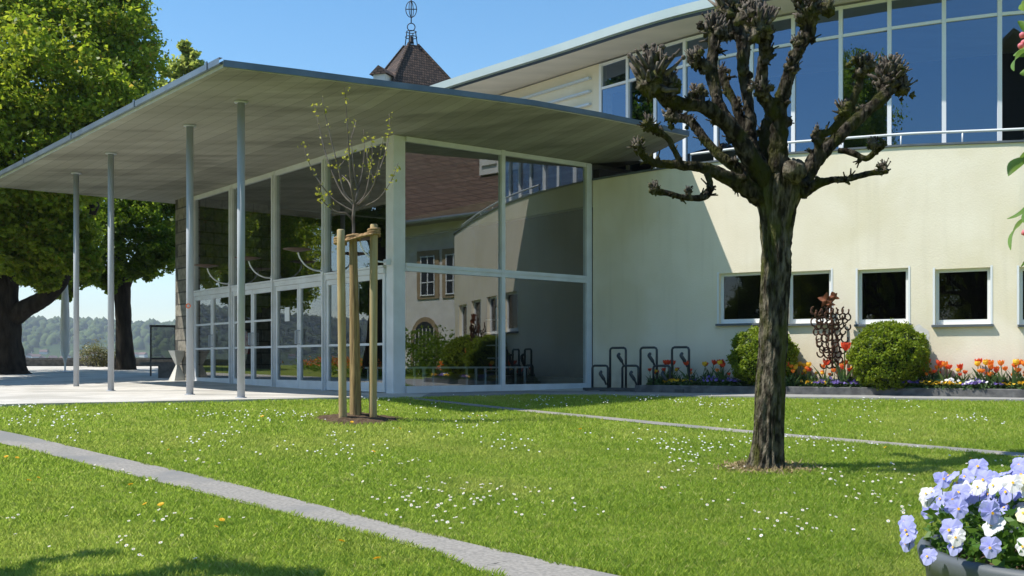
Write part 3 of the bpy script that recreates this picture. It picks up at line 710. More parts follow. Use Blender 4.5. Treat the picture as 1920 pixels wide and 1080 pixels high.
# wall lamps over the doors
for i, t in enumerate([.13] + bounds[1:4]):
    mo = on(EL, t, TRZ + .14, .11, NL); th = thing("wall_lamp", mo, ["uplight mounted at the white corner post, behind the staked young tree", "uplight on curved white arm just left of the young tree's stakes", "uplight on curved white arm just right of the nearest steel column", "farthest uplight on curved white arm, between the two nearest columns"][i], "lamp", "uplights above the doors")
    pts = cat([mo, mo + NL * .18 + V3((0, 0, .01)), mo + NL * .36 + V3((0, 0, .09)), mo + NL * .48 + V3((0, 0, .22)), mo + NL * .53 + V3((0, 0, .34))], 5)
    b = B(); b.tube(pts, .017, 8); b.build("arm", m_white, th, True)
    e = mo + NL * .55 + V3((0, 0, .35)); b = B(); b.lathe(e, [(.03, 0), (.10, .012), (.28, .05), (.285, .06), (.27, .06), (.05, .03)], 28); b.build("lamp_shade", m_lampdisc, th, True)
    b = B(); b.obox(mo - EL * .04 - V3((0, 0, .05)) - NL * .11, EL * .08, NL * .11, V3((0, 0, .1))); b.build("bracket", m_white, th)
# foyer furniture seen through the glass
for i in range(3):
    o = on(ER, .35 + i * 1.35, 1.06) + EL * (1.2); th = thing("low_bench", o, ["white tubular low bench behind the corner glass", "white tubular low bench, middle one inside the foyer", "white tubular low bench, rightmost one inside the foyer"][i], "bench", "low benches inside the foyer")
    b = B(); L = 1.22
    for a, c in ((0, .45),):
        pass
    b.obox(o + V3((0, 0, .42)), ER * L, EL * .4, V3((0, 0, .035))); b.build("seat", m_white, th)
    for x in (.04, L - .08):
        for y in (.02, .34):
            b = B(); b.obox(o + ER * x + EL * y, ER * .035, EL * .035, V3((0, 0, .418))); b.build("leg", m_white, th)
o = on(ER, 3.7, 1.06) + EL * 1.6; th = thing("display_stand", o, "slim rotating postcard stand inside the foyer behind the right glass", "stand")
b = B(); b.tube([o, o + V3((0, 0, 1.75))], .018, 8); b.build("pole", m_white, th)
for k in range(5):
    b = B()
    for s in range(4):
        a = s * math.pi / 2 + k * .35; d = V3((math.cos(a), math.sin(a), 0)); b.obox(o + d * .05 + V3((0, 0, .35 + k * .28)), d * .16, V3((-d.y, d.x, 0)) * .12, V3((0, 0, .02)))
    b.build("tray", m_steel, th)
o = on(EL, bounds[4] - .9, 1.06) + ER * 1.0 + V3((0, 0, 1.05)); b = B(); b.lathe(o, [(.02, -.3), (.08, -.28), (.08, .12), (.05, .18), (.025, .2), (.03, .28)], 14); tag(b.build("fire_extinguisher", m_red, None, True), "red fire extinguisher behind the farthest door glass", "extinguisher")

# ------------------------------------------------------------------ tower behind the hall
TY = 46.0; ap = P(771, 86, TY); tw = thing("tower", (ap.x, ap.y, 1.2), "old stone tower with steep weathered tiled pyramid roof and iron bell cage", "tower")
rot = R(31); hz = 7.2; hw = 3.6
def tq(x, y, z): return V3((ap.x + x * math.cos(rot) - y * math.sin(rot), ap.y + x * math.sin(rot) + y * math.cos(rot), z))
b = B(); prof = [(hw, ap.z - 6.4), (2.35, ap.z - 3.6), (1.35, ap.z - 1.75), (.22, ap.z)]; nn = len(prof)
rs = []
for h, z in prof: rs.append([tq(sx * h, sy * h, z) for sx, sy in ((-1, -1), (1, -1), (1, 1), (-1, 1))])
for i in range(nn - 1):
    for k in range(4): b.quad(rs[i][k], rs[i][(k + 1) % 4], rs[i + 1][(k + 1) % 4], rs[i + 1][k])
b.add(rs[-1], [(0, 1, 2, 3)]); rf = b.build("roof", m_tile, tw)
b = B()
for k in range(4):
    b.tube([rs[i][k] + V3((0, 0, .02)) for i in range(nn)], .07, 6)
b.build("hip_tiles", m_tile, rf)
b = B(); dx = P(711, 139, TY - 2.4); n_ = V3((-.35, -.94, 0)); t_ = V3((.94, -.35, 0))
b.obox(dx - t_ * .28 - V3((0, 0, .6)), t_ * .56, -n_ * 1.2, V3((0, 0, .65)), 1)
g0 = dx - t_ * .42 + n_ * .1 + V3((0, 0, .0)); 
b.add([g0, g0 + t_ * .84, g0 + t_ * .42 + V3((0, 0, .36)), g0 - n_ * 1.4, g0 + t_ * .84 - n_ * 1.4, g0 + t_ * .42 - n_ * 1.4 + V3((0, 0, .36))], [(0, 1, 2), (0, 2, 5, 3), (1, 4, 5, 2), (0, 3, 4, 1)], 0)
b.build("dormer", [m_tile, m_limewash], rf)
b = B(); b.prism([tq(sx * 2.9, sy * 2.9, 0)[:2] for sx, sy in ((-1, -1), (1, -1), (1, 1), (-1, 1))], .8, ap.z - 6.2); b.build("wall", m_limewash, tw)
b = B(); u = TY / F
for sx, sy in ((-1, -1), (1, -1), (1, 1), (-1, 1)): b.tube([tq(sx * .21, sy * .21, ap.z - .05), tq(sx * .15, sy * .15, ap.z + .55), tq(sx * .17, sy * .17, ap.z + .62)], .022, 6)
def ring(c, r, rad, ax=(V3((1, 0, 0)), V3((0, 1, 0))), n=20, sz=1): return [V3(c) + ax[0] * math.cos(a) * r + ax[1] * math.sin(a) * r * sz for a in [2 * math.pi * k / n for k in range(n + 1)]]
b.tube(ring((ap.x, ap.y, ap.z + .38), .25, .02), .02, 6); b.tube(ring((ap.x, ap.y, ap.z + .62), .20, .02), .02, 6)
X_, Z_ = V3((1, 0, 0)), V3((0, 0, 1))
b.tube(ring((ap.x, ap.y, ap.z + .83), .17, .02, (X_, Z_)), .022, 6)
b.tube([(ap.x, ap.y, ap.z + 1.0), (ap.x, ap.y, ap.z + 2.25)], .025, 6)
for ax in ((X_, Z_), (V3((.3, .95, 0)), Z_)): b.tube(ring((ap.x, ap.y, ap.z + 1.62), .24, .02, ax, 24, 1.5), .018, 6)
b.tube([(ap.x - .26, ap.y, ap.z + 1.62), (ap.x + .26, ap.y, ap.z + 1.62)], .022, 6)
b.build("bell_cage", m_iron, tw, True)
b = B(); b.lathe((ap.x, ap.y, ap.z + .12), [(.13, 0), (.11, .05), (.075, .2), (.06, .28), (.02, .32)], 16); b.build("bell", m_iron, tw, True)

# ------------------------------------------------------------------ old house to the right, mirrored in the foyer glass
PL = V3((GC.x, GC.y, 0)); nR = NR
def mir(v): v = V3(v); k = (v - V3((PL.x, PL.y, v.z))).dot(nR); return v - nR * 2 * k
va, vc = P(600, 690, 55), P(1180, 690, 42)
Ha, Hc = mir(va), mir(vc); Ha.z = Hc.z = .6; hd = (Hc - Ha).normalized(); hL = (Hc - Ha).length; hn = V3((-hd.y, hd.x, 0)); hn = hn if hn.dot(-Ha) > 0 else -hn
old = thing("old_house", Ha, "old white house with red tiled roof, mirrored in the foyer's right glass", "house")
def HP(t, z, o=0): p = Ha + hd * t + hn * o; return V3((p.x, p.y, z))
b = B(); b.obox(HP(0, .2, -9), hd * hL, hn * 9, V3((0, 0, 8.3))); b.build("wall", m_limewash, old)
b = B(); ez = 8.2
b.add([HP(-.8, ez, 1.0), HP(hL + .8, ez, 1.0), HP(hL + .8, ez + 2.2, -1.2), HP(-.8, ez + 2.2, -1.2), HP(-.8, ez + 7.2, -5), HP(hL + .8, ez + 7.2, -5), HP(-.8, ez, -10), HP(hL + .8, ez, -10)], [(0, 1, 2, 3), (3, 2, 5, 4), (4, 5, 7, 6), (0, 3, 4, 6), (1, 7, 5, 2)], 0)
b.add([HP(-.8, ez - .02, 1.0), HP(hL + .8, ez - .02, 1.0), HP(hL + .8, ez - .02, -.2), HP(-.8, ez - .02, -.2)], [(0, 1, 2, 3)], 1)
rfo = b.build("roof", [m_redtile, m_eaves], old)
b = B(); b.tube([HP(-.8, ez + .0, 1.08), HP(hL + .8, ez + .0, 1.08)], .09, 8); b.build("gutter", m_zinc, rfo)
def hpx(px):   # place along the facade that mirrors to a picture column
    best = min((abs(((lambda m: (m.x / m.y) * F + 960)(mir(HP(t, 0, 0)))) - px), t) for t in np.linspace(0, hL, 400)); return best[1]
b = B(); td = hpx(905); 
for dt in (-.9, .35):
    b.obox(HP(td + dt, ez + 2.6, -.9), hd * .9, hn * 1.6 - hn * 2.6, V3((0, 0, 1.5)), 0)
b.obox(HP(td - 1.1, ez + 2.2, -3.5), hd * 2.6, hn * 2.5, V3((0, 0, 2.0)), 0); b.build("dormer", m_limewash, rfo)
for px in (803, 852, 700):
    t = hpx(px); z0 = 4.75; wo_ = B(); wo_.obox(HP(t - .75, z0 - .1, .002), hd * 1.5, hn * .06, V3((0, 0, 2.3))); wo = wo_.build("window", m_sandst, old)
    b = B(); b.obox(HP(t - .5, z0 + .05, .064), hd * 1.0, hn * .01, V3((0, 0, 1.9))); b.build("pane", m_glassw if False else m_dark, wo)
    b = B()
    for s in (-.48, -.02, .44): b.obox(HP(t + s, z0 + .05, .078), hd * .05, hn * .02, V3((0, 0, 1.9)))
    for s in (.05, .65, 1.25, 1.88): b.obox(HP(t - .5, z0 + s, .100), hd * 1.0, hn * .015, V3((0, 0, .05)))
    b.build("glazing_bars", m_whitewood, wo)
t = hpx(797); b = B(); arch = lambda w_, h_, o_: [HP(t - w_, .9, o_)] + [HP(t + w_ * math.cos(a), .9 + h_ + w_ * math.sin(a), o_) for a in np.linspace(math.pi, 0, 11)] + [HP(t + w_, .9, o_)]
pa = arch(1.0, 1.9, .05); b.add(pa, [tuple(range(len(pa)))], 0); pa = arch(.78, 1.9, .07); b.add(pa, [tuple(range(len(pa)))], 1)
for s in np.linspace(-.66, .66, 6): b.obox(HP(t + s, .95, .08), hd * .05, hn * .02, V3((0, 0, 2.3)), 2)
b.build("door", [m_sandst, m_dark, m_limewash], old)
b = B()
for k in range(5): b.obox(HP(t - 2.6, .35 + k * .12 - .12, .06), hd * 5.2, hn * (1.8 - k * .33), V3((0, 0, .115)))
b.build("steps", m_kerb, old)
pts = crown_points([(HP(t + 2.6, 1.7, 2.6), (1.9, 1.6, 1.3))], 5000, RNG, .25, 40, .6); V, Fq = leaf_verts(pts, .16, RNG)
tag(raw_mesh("garden_bush", V, Fq, m_leafB), "dark rounded bush by the old house, mirrored in the foyer glass", "bush")

# ------------------------------------------------------------------ flower bed, kerb
kp = [G(p, q) for p, q in ((1200, 738), (1340, 740), (1480, 742), (1700, 745), (1920, 749))]
kl = cat([(p.x, p.y) for p in kp], 6); e = np.array(kl[-1]) - np.array(kl[-2]); kl.append(np.array(kl[-1]) + e * 4)
b = B(); kn = []
for i in range(len(kl)):
    d = kl[min(i + 1, len(kl) - 1)] - kl[max(i - 1, 0)]; d = d / np.linalg.norm(d); kn.append(np.array([-d[1], d[0]]))
ZK = 1.165
for i in range(len(kl) - 1):
    j = i + 1; zj = [ZK + .006 * noise.noise(V3((q * 1.7, 0, 0))) for q in (i, j)]
    q0, q1 = kl[i], kl[j]; r0, r1 = q0 + kn[i] * .12, q1 + kn[j] * .12; c = .012
    f0, f1 = q0 + kn[i] * c, q1 + kn[j] * c
    b.quad((*q0, .98), (*q1, .98), (*q1, zj[1] - c), (*q0, zj[0] - c)); b.quad((*q0, zj[0] - c), (*q1, zj[1] - c), (*f1, zj[1]), (*f0, zj[0]))
    b.quad((*f0, zj[0]), (*f1, zj[1]), (*r1, zj[1]), (*r0, zj[0])); b.quad((*r0, zj[0]), (*r1, zj[1]), (*r1, .98), (*r0, .98))
r0 = kl[0]; n0 = np.array([-kn[0][1], kn[0][0]])
b.obox((*(r0), .98), (kn[0][0] * 1.1, kn[0][1] * 1.1, 0), (-kn[0][1] * -.12 * -1, kn[0][0] * -.12, 0), (0, 0, .18))
struct(b.build("kerb", m_kerb))
b = B(); Nn = len(kl)
back = [W(float(u), 0, -.0) for u in np.linspace(wpx(1210), wpx(1917) + .5, Nn)]
for i in range(Nn - 1):
    for j in range(4):
        def bp(ii, jj):
            f = np.array([*(kl[ii] + kn[ii] * .11)]); g = np.array([back[ii].x, back[ii].y]); q = f * (1 - jj / 4) + g * jj / 4
            return (q[0], q[1], 1.125 + .03 * math.sin(jj / 4 * math.pi) + .02 * noise.noise(V3((q[0] * 4, q[1] * 4, 0))))
        b.quad(bp(i, j), bp(i + 1, j), bp(i + 1, j + 1), bp(i, j + 1))
struct(b.build("flower_bed", m_soil, None, True))
def bed(px, f):
    """point in the bed above picture column px, f = 0 at the kerb .. 1 at the wall"""
    k = (px - 960) / F; kk = np.array(kl); h = kk[:, 0] - k * kk[:, 1]; i = int(np.argmax(h >= 0)) if (h >= 0).any() else len(h) - 1; i = max(i, 1)
    t = -h[i - 1] / (h[i] - h[i - 1]); q = kk[i - 1] + (kk[i] - kk[i - 1]) * t
    u = wpx(px); wq = wat(u) if u else q + np.array([.3, .9])
    r = q + (wq - q) * (.16 + .78 * f); return V3((r[0], r[1], 1.13))
# box balls
def box_ball(c, r, label, n=11000):
    th = thing("box_ball", (c.x, c.y, 1.13), label, "shrub", "clipped box balls in the bed")
    b = B(); b.ball((c.x, c.y, c.z), r * .86, 16, 24, amp=.06); b.build("dark_core", m_boxcore, th, True)  # near-black core ball, its colour darkens the gaps between the leaves
    d = RNG.normal(size=(n, 3)); d /= np.linalg.norm(d, axis=1)[:, None]
    lump = np.array([noise.noise(V3(q) * 3.2 + c) * .20 + noise.noise(V3(q) * 13 + c) * .07 for q in d])
    pts = np.array(c) + d * (r * (.95 + lump + RNG.normal(size=n) * .035))[:, None] * np.array([1, 1, .93])
    pts = pts[pts[:, 2] > 1.12]
    V, Fq = leaf_verts(pts, .055, RNG, .6, .2); raw_mesh("foliage", V, Fq, m_box, th)
c = bed(1666, .5); box_ball(V3((c.x, c.y, 1.70)), .655, "larger round clipped box ball under the third square window", 14000)
c = bed(1432, .5); box_ball(V3((c.x, c.y, 1.70)), .62, "smaller round clipped box ball partly hidden behind the pollard trunk", 12000)
# bunch-of-grapes sculpture made of horseshoes
c = bed(1557, .62); gy = c.y; sc = gy / F
gs = thing("grape_sculpture", (c.x, c.y, 1.13), "rusty iron bunch-of-grapes sculpture welded from horseshoes with two leaves", "sculpture")
cnt = 0
for row in range(11):
    y = 582 + row * 10.2; t = row / 10
    xl = 1523 + 20 * t ** 1.6 + random.uniform(-2, 2); xr = 1594 - 20 * t ** 1.5; 
    n = max(3, int((xr - xl) / 9.5)); 
    for k in range(n):
        px = xl + (xr - xl) * (k + .5 + (.25 if row % 2 else -.25)) / n; bul = math.sqrt(max(0, 1 - ((px - 1558) / 44) ** 2))
        for side in ((-1,) if (row + k) % 3 else (-1, 1)):
            if cnt >= 96: break
            q = P(px + random.uniform(-2, 2), y + random.uniform(-3, 3), gy + side * .16 * bul * (1 - .4 * t)); r = .066 * random.uniform(.85, 1.15); ro = random.uniform(-.9, .9) + math.pi / 2 * 3
            ax = V3((1, .4 * random.uniform(-1, 1), .2 * random.uniform(-1, 1))).normalized(); az_ = V3((0, .3 * random.uniform(-1, 1), 1)).normalized()
            pts = [q + ax * math.cos(a) * r * .85 + az_ * math.sin(a) * r for a in np.linspace(ro - 2.35, ro + 2.35, 12)]
            b = B(); b.tube(pts, .0145, 5); b.build("horseshoe", m_rust, gs, True); cnt += 1
b = B(); b.tube([P(1560, 705, gy), P(1561, 640, gy), P(1558, 575, gy), P(1552, 560, gy)], .02, 6); b.build("stem", m_rust, gs)
for (px, py, r, tl) in ((1549, 563, .15, .3), (1564, 556, .10, -.5), (1557, 569, .09, .9)):
    q = P(px, py, gy - .12); b = B(); rim_ = []
    for k in range(20):
        a = 2 * math.pi * k / 20 + tl; rr = r * (1 if k % 4 == 0 else .55 if k % 2 == 0 else .74); rim_.append(q + V3((math.cos(a) * rr, .05 * math.sin(3 * a), math.sin(a) * rr)))
    b.add([q + V3((0, -.02, 0))] + rim_, [(0, 1 + k, 1 + (k + 1) % 20) for k in range(20)]); b.add([q + V3((0, .0, 0))] + [p + V3((0, .012, 0)) for p in rim_], [(0, 1 + (k + 1) % 20, 1 + k) for k in range(20)])
    b.build("leaf", m_rustl, gs)
b = B(); q = c; b.obox((c.x - .22, c.y - .14, 1.1), (.44, 0, 0), (0, .28, 0), (0, 0, .2)); b.build("base", m_kerb, gs)
# tulips
def tulip_proto(name, pm, open_):
    b = B(); b.tube(cat([(0, 0, 0), (.01, .0, .16), (.0, .01, .34)], 4), .006, 5)
    for k in range(3):
        a = k * 2.1 + .4; d = V3((math.cos(a), math.sin(a), 0)); s = V3((-d.y, d.x, 0)); lean = .10 + .05 * k; h = .24 + .03 * k
        pr = [(0, .012), (.35, .028), (.7, .02), (1, .001)]
        vs = []
        for t, wd in pr: cpt = d * (lean * t * t + .01) + V3((0, 0, h * t)); vs += [cpt - s * wd, cpt + d * wd * .4, cpt + s * wd]
        b.add(vs, [(i * 3 + j, i * 3 + j + 1, i * 3 + j + 4, i * 3 + j + 3) for i in range(3) for j in range(2)])
    root = b.build(name, m_green)
    b = B()
    for k in range(6):
        a = k * math.pi / 3; d = V3((math.cos(a), math.sin(a), 0)); s = V3((-d.y, d.x, 0)); vs = []
        for t, wd, rr in ((0, .008, .004), (.35, .024, .030), (.7, .024, .030 + open_ * .5), (1, .004, .022 + open_)): cpt = d * rr + V3((0, 0, .335 + .075 * t)); vs += [cpt - s * wd, cpt + d * .006, cpt + s * wd]
        b.add(vs, [(i * 3 + j, i * 3 + j + 1, i * 3 + j + 4, i * 3 + j + 3) for i in range(3) for j in range(2)])
    bl = link("bloom", b.build("tmp", pm).data, root); bl.matrix_parent_inverse = Matrix.Identity(4)
    t_ = bpy.data.objects.get("tmp"); bpy.data.objects.remove(t_)
    return root
protos = [(tulip_proto("tulip", m_or, .014), "orange tulip blooming in the bed below the cream wall", "orange tulips in the bed"), (tulip_proto("tulip", m_rd, .022), "red tulip blooming in the bed below the cream wall", "red tulips in the bed"), (tulip_proto("tulip", m_yl, .006), "yellow tulip blooming in the bed below the cream wall", "yellow tulips in the bed")]
used = [0, 0, 0]
def put(protos, used, k, loc, s, rz, tilt=.12):
    o = protos[k][0]
    if used[k]: o = copy_tree(o)
    used[k] += 1; o.location = loc; o.scale = (s, s, s); o.rotation_euler = (random.uniform(-tilt, tilt), random.uniform(-tilt, tilt), rz)
    tag(o, protos[k][1], protos[k][3] if len(protos[k]) > 3 else "tulip", protos[k][2]); return o
zones = [(1218, 1375, 24, (.3, .5, .2)), (1476, 1528, 19, (.5, .15, .35)), (1535, 1600, 12, (.5, .3, .2)), (1728, 1918, 46, (.68, .22, .10)), (1905, 1990, 14, (.6, .3, .1))]
for a, c_, n, wts in zones:
    for i in range(n):
        p = bed(random.uniform(a, c_), random.uniform(.1, .75)); put(protos, used, random.choices((0, 1, 2), wts)[0], p, random.uniform(.7, 1.35), random.uniform(0, 6), .25)
big = copy_tree(protos[1][0]); p = bed(1581, .15); big.location = p; big.scale = (1.9, 1.9, 2.05); big.rotation_euler = (.05, .03, 1)
tag(big, "tall wide-open red tulip in front of the rusty grape sculpture", "tulip")
# low pansy clumps in the bed
def clump_proto(name, pm):
    b = B()
    for i in range(60):
        a = random.uniform(0, 6.28); r = math.sqrt(random.random()) * .16; h = random.uniform(.02, .12); c = V3((r * math.cos(a), r * math.sin(a), h)); u = V3((random.gauss(0, 1), random.gauss(0, 1), .4)).normalized(); v = u.cross(V3((random.gauss(0, 1), random.gauss(0, 1), 1))).normalized()
        b.quad(c - u * .03, c + v * .015, c + u * .03, c - v * .015, 0)
    for i in range(22):
        a = random.uniform(0, 6.28); r = math.sqrt(random.random()) * .16; c = V3((r * math.cos(a), r * math.sin(a), .10 + .06 * (1 - r / .16) + random.uniform(0, .03))); n_ = V3((random.gauss(0, .5), -.6 + random.gauss(0, .4), .8)).normalized(); u = n_.cross(V3((1, 0, 0))).normalized(); v = n_.cross(u)
        b.add([c + (u * math.cos(q) + v * math.sin(q)) * .026 for q in [k * 1.047 for k in range(6)]], [tuple(range(6))], 1)
    return b.build(name, [m_green, pm])
cp = [(clump_proto("pansy_clump", m_yl), "low clump of yellow pansies at the front of the bed", "yellow pansy clumps in the bed", "pansies"), (clump_proto("pansy_clump", m_pw), "low clump of white pansies at the front of the bed", "white pansy clumps in the bed", "pansies"), (clump_proto("pansy_clump", m_vi), "low clump of violet pansies at the front of the bed", "violet pansy clumps in the bed", "pansies")]
cu = [0, 0, 0]
for a, c_, n, wts in ((1255, 1300, 3, (1, 0, 0)), (1300, 1370, 4, (0, .1, .9)), (1480, 1620, 9, (.2, .3, .6)), (1735, 1790, 6, (1, 0, 0)), (1780, 1800, 2, (0, 1, 0)), (1800, 1880, 6, (.1, .15, .75)), (1880, 1960, 6, (.9, .0, .1)), (1610, 1735, 5, (.1, .1, .8))):
    for i in range(n): put(cp, cu, random.choices((0, 1, 2), wts)[0], bed(random.uniform(a, c_), random.uniform(.02, .2)), random.uniform(.8, 1.2), random.uniform(0, 6), .05)
# leafy ground cover of the bed
n = 9000; pts = []
for i in range(n):
    px = random.uniform(1215, 1990)
    q = bed(px, random.uniform(0, .85)); pts.append((q.x, q.y, 1.13 + abs(random.gauss(0, .07))))
V, Fq = leaf_verts(np.array(pts), .10, RNG, .3, -.4); tag(raw_mesh("bed_leaves", V, Fq, m_green), "tangled green leaves filling the flower bed behind the kerb", "ground cover", kind="stuff")

# bike rack
rk0 = G(1112, 738); rk1 = V3((4.0, 19.62, 1.03)); ra = V3((1.66, 21.35, 1.04)); rb = V3((3.36, 20.18, 1.04))
rd = (rb - ra).normalized(); rn = V3((rd.y, -rd.x, 0)); rack = thing("bike_rack", ra, "dark steel bicycle rack with alternating high and low hoops against the wall", "bike rack")
b = B(); 
for off in (.0, .38): b.bar(ra + rn * off + V3((0, 0, .03)), rb + rn * off + rd * .15 + V3((0, 0, .03)), .05, .05)
for i in range(7): p = ra + rd * (.05 + i * .345); b.bar(p + V3((0, 0, .012)), p + rn * .38 + V3((0, 0, .012)), .03, .04)
b.build("base_frame", m_rack, rack)
L = (rb - ra).length
for i in range(6):
    t = .06 + i * (L - .34) / 5; hi = i % 2 == 1; h = .86 if hi else .50; p = ra + rd * t + rn * (.0 if hi else .12) ; wd = .36
    rr = .05; pts = [p + V3((0, 0, .02)), p + V3((0, 0, h - rr)), p + rd * rr * .3 + V3((0, 0, h - rr * .3)), p + rd * rr + V3((0, 0, h)), p + rd * (wd - rr) + V3((0, 0, h)), p + rd * (wd - rr * .3) + V3((0, 0, h - rr * .3)), p + rd * wd + V3((0, 0, h - rr)), p + rd * wd + V3((0, 0, .02))]
    b = B(); b.tube(pts, .023, 8); hp = b.build("hoop", m_rack, rack, True)
    b = B(); q = p + rd * (wd - .03) + rn * .02 + V3((0, 0, h - .22)); b.tube(cat([q + rn * .0 + V3((0, 0, -.16)), q + rn * .06 - rd * .02 + V3((0, 0, -.05)), q + rn * .10 - rd * .08 + V3((0, 0, .06)), q + rn * .06 - rd * .07 + V3((0, 0, .1))], 4), [.02] * 4 + [.035] * 5 + [.03] * 4, 8); b.build("wheel_holder", m_rack, hp, True)

# ------------------------------------------------------------------ pollard tree
def bark_disp(p, a, t):
    n1 = noise.noise(V3((math.cos(a) * 4.2, math.sin(a) * 4.2, p.z * 1.9 + 2 * noise.noise(V3((a, p.z * .8, 0)))))); n2 = noise.noise(V3((p.x * 9, p.y * 9, p.z * 3)))
    fl = max(0, .45 - (p.z - tb.z)) / .45
    return 1 + .21 * (.5 - 2.2 * abs(n1)) + .07 * n2 + .30 * fl * fl * (noise.noise(V3((math.cos(a) * 1.7, math.sin(a) * 1.7, 4))) + .1)
def limb_disp(p, a, t): return .90 + .20 * noise.noise(p * 15) + .22 * max(0, noise.noise(p * 8 + V3((3, 1, 0)))) + .10 * noise.noise(p * 38)
tb = G(1440, 880); TYp = tb.y
pol = thing("pollard_tree", tb, "bare pollarded tree with mossy furrowed trunk and knobbly cut limbs on the lawn", "tree")
s = TYp / F
tr = [(1437, 886, 40), (1438, 872, 33), (1439, 850, 28), (1442, 780, 25.5), (1446, 700, 25), (1451, 600, 25), (1455, 500, 25.5), (1456, 440, 27), (1457, 400, 32), (1459, 365, 40), (1462, 335, 40), (1464, 312, 28)]
cp_ = cat([(*P(x, y, TYp), r * s) for x, y, r in tr], 12)
b = B(); b.tube([q[:3] for q in cp_], [q[3] for q in cp_], 96, disp=bark_disp)
b.build("trunk", m_bark, pol, True)
def knuckle(parent, c, r, n, up=.7, outd=V3((0, 0, 1))):
    b = B(); c = V3(c)
    b.ball(c, r * .58, 12, 16, 0, .9, 3.5)
    for i in range(9): b.ball(c + V3((random.gauss(0, .38), random.gauss(0, .38), random.gauss(.15, .38))) * r, r * random.uniform(.2, .34), 7, 9, 0, 1.0, 4)
    n = int(n * 1.7)
    for i in range(n):
        d = V3((random.gauss(0, 1), random.gauss(0, 1), random.gauss(0, 1) + up * 1.6)) + outd * .8; d.normalize()
        p0 = c + d * r * random.uniform(.25, .5); ln = r * random.uniform(.4, .95); bend = V3((random.gauss(0, .25), random.gauss(0, .25), .35)) * ln
        p1 = p0 + d * ln * .55; p2 = p0 + d * ln + bend * .6; w_ = min(r, .4) * random.uniform(.06, .115)
        b.tube([p0, p1, p2], [w_ * 1.5, w_, w_ * .55], 5, 1)
        if random.random() < .25: b.ball(p2, w_ * 1.15, 4, 6, 1, .4)
    b.build("knuckle", [m_bark, m_shoot], parent, True)
Z2 = 2.5707
def zp(x, y, dy): return P(1160 + x / Z2, y / Z2, TYp + dy)
limbs = [
    ([(690, 960, 52), (600, 890, 46), (520, 855, 36), (430, 815, 29), (300, 795, 22), (190, 788, 20), (135, 765, 18), (95, 725, 15)], 0, -.5, [(92, 715, 38, 22)]),
    ([(305, 800, 16), (265, 720, 14), (230, 660, 15), (170, 625, 17), (145, 605, 16)], -.42, -.62, [(140, 600, 36, 18), (200, 640, 26, 9)]),
    ([(425, 840, 16), (440, 890, 16), (420, 945, 17), (340, 955, 15), (250, 935, 15), (180, 922, 15)], -.3, -.6, [(170, 918, 32, 16), (335, 925, 24, 8)]),
    ([(720, 900, 44), (600, 830, 32), (500, 760, 26), (440, 700, 24), (390, 640, 24), (340, 580, 24), (270, 565, 24)], .1, .45, [(250, 562, 52, 20), (350, 590, 34, 8), (560, 790, 30, 10)]),
    ([(740, 900, 62), (640, 770, 50), (560, 640, 42), (480, 560, 37), (400, 515, 32), (300, 500, 32), (220, 470, 36)], -.05, -.55, [(165, 400, 112, 64), (240, 440, 72, 28), (380, 470, 52, 22)]),
    ([(540, 610, 34), (490, 520, 31), (465, 430, 30), (448, 340, 30), (458, 250, 30), (462, 190, 32)], -.2, .1, [(460, 165, 74, 46), (372, 292, 52, 24), (430, 340, 38, 8)]),
    ([(650, 760, 28), (600, 620, 26), (560, 500, 23), (520, 420, 22), (500, 360, 24)], .15, .5, [(500, 352, 34, 10), (575, 510, 34, 10)]),
    ([(690, 830, 42), (640, 680, 32), (635, 560, 29), (612, 430, 29), (600, 320, 31), (600, 210, 34), (560, 130, 34)], .15, .35, [(535, 60, 100, 56), (600, 10, 84, 40), (590, 150, 50, 12)]),
    ([(770, 860, 56), (770, 700, 46), (775, 560, 38), (800, 430, 34), (845, 290, 30), (880, 220, 29), (925, 140, 30)], -.1, -.35, [(915, 60, 84, 44), (905, 0, 74, 32), (870, 215, 42, 14), (835, 330, 48, 14)]),
    ([(760, 560, 34), (710, 480, 34), (690, 400, 32), (695, 300, 26), (705, 230, 30)], -.2, -.55, [(680, 145, 92, 54), (640, 90, 66, 30), (690, 440, 54, 20)]),
    ([(740, 800, 56), (720, 690, 50), (725, 600, 42), (735, 575, 26)], .25, .35, [(690, 640, 40, 6)]),
    ([(860, 920, 60), (930, 800, 44), (1010, 710, 36), (1100, 620, 33), (1200, 530, 32), (1280, 460, 34)], 0, .4, [(1300, 395, 92, 52), (1330, 340, 58, 26), (1370, 430, 54, 20), (1175, 545, 32, 8)]),
    ([(960, 780, 24), (962, 700, 23), (965, 650, 25), (1010, 640, 18), (1060, 595, 22), (1110, 520, 22), (1150, 430, 20), (1165, 370, 20)], -.2, -.45, [(1170, 330, 52, 26), (1090, 540, 48, 22), (955, 645, 32, 8), (1200, 320, 44, 18)]),
    ([(1060, 725, 16), (1120, 735, 15), (1190, 765, 15), (1235, 735, 14), (1270, 705, 12)], .1, -.2, [(1225, 700, 30, 12), (1272, 700, 22, 8)]),
    ([(880, 930, 34), (960, 885, 24), (1030, 868, 17), (1110, 862, 15), (1190, 840, 15), (1255, 828, 16)], -.1, -.4, [(1275, 818, 36, 14), (1100, 870, 20, 4)]),
]
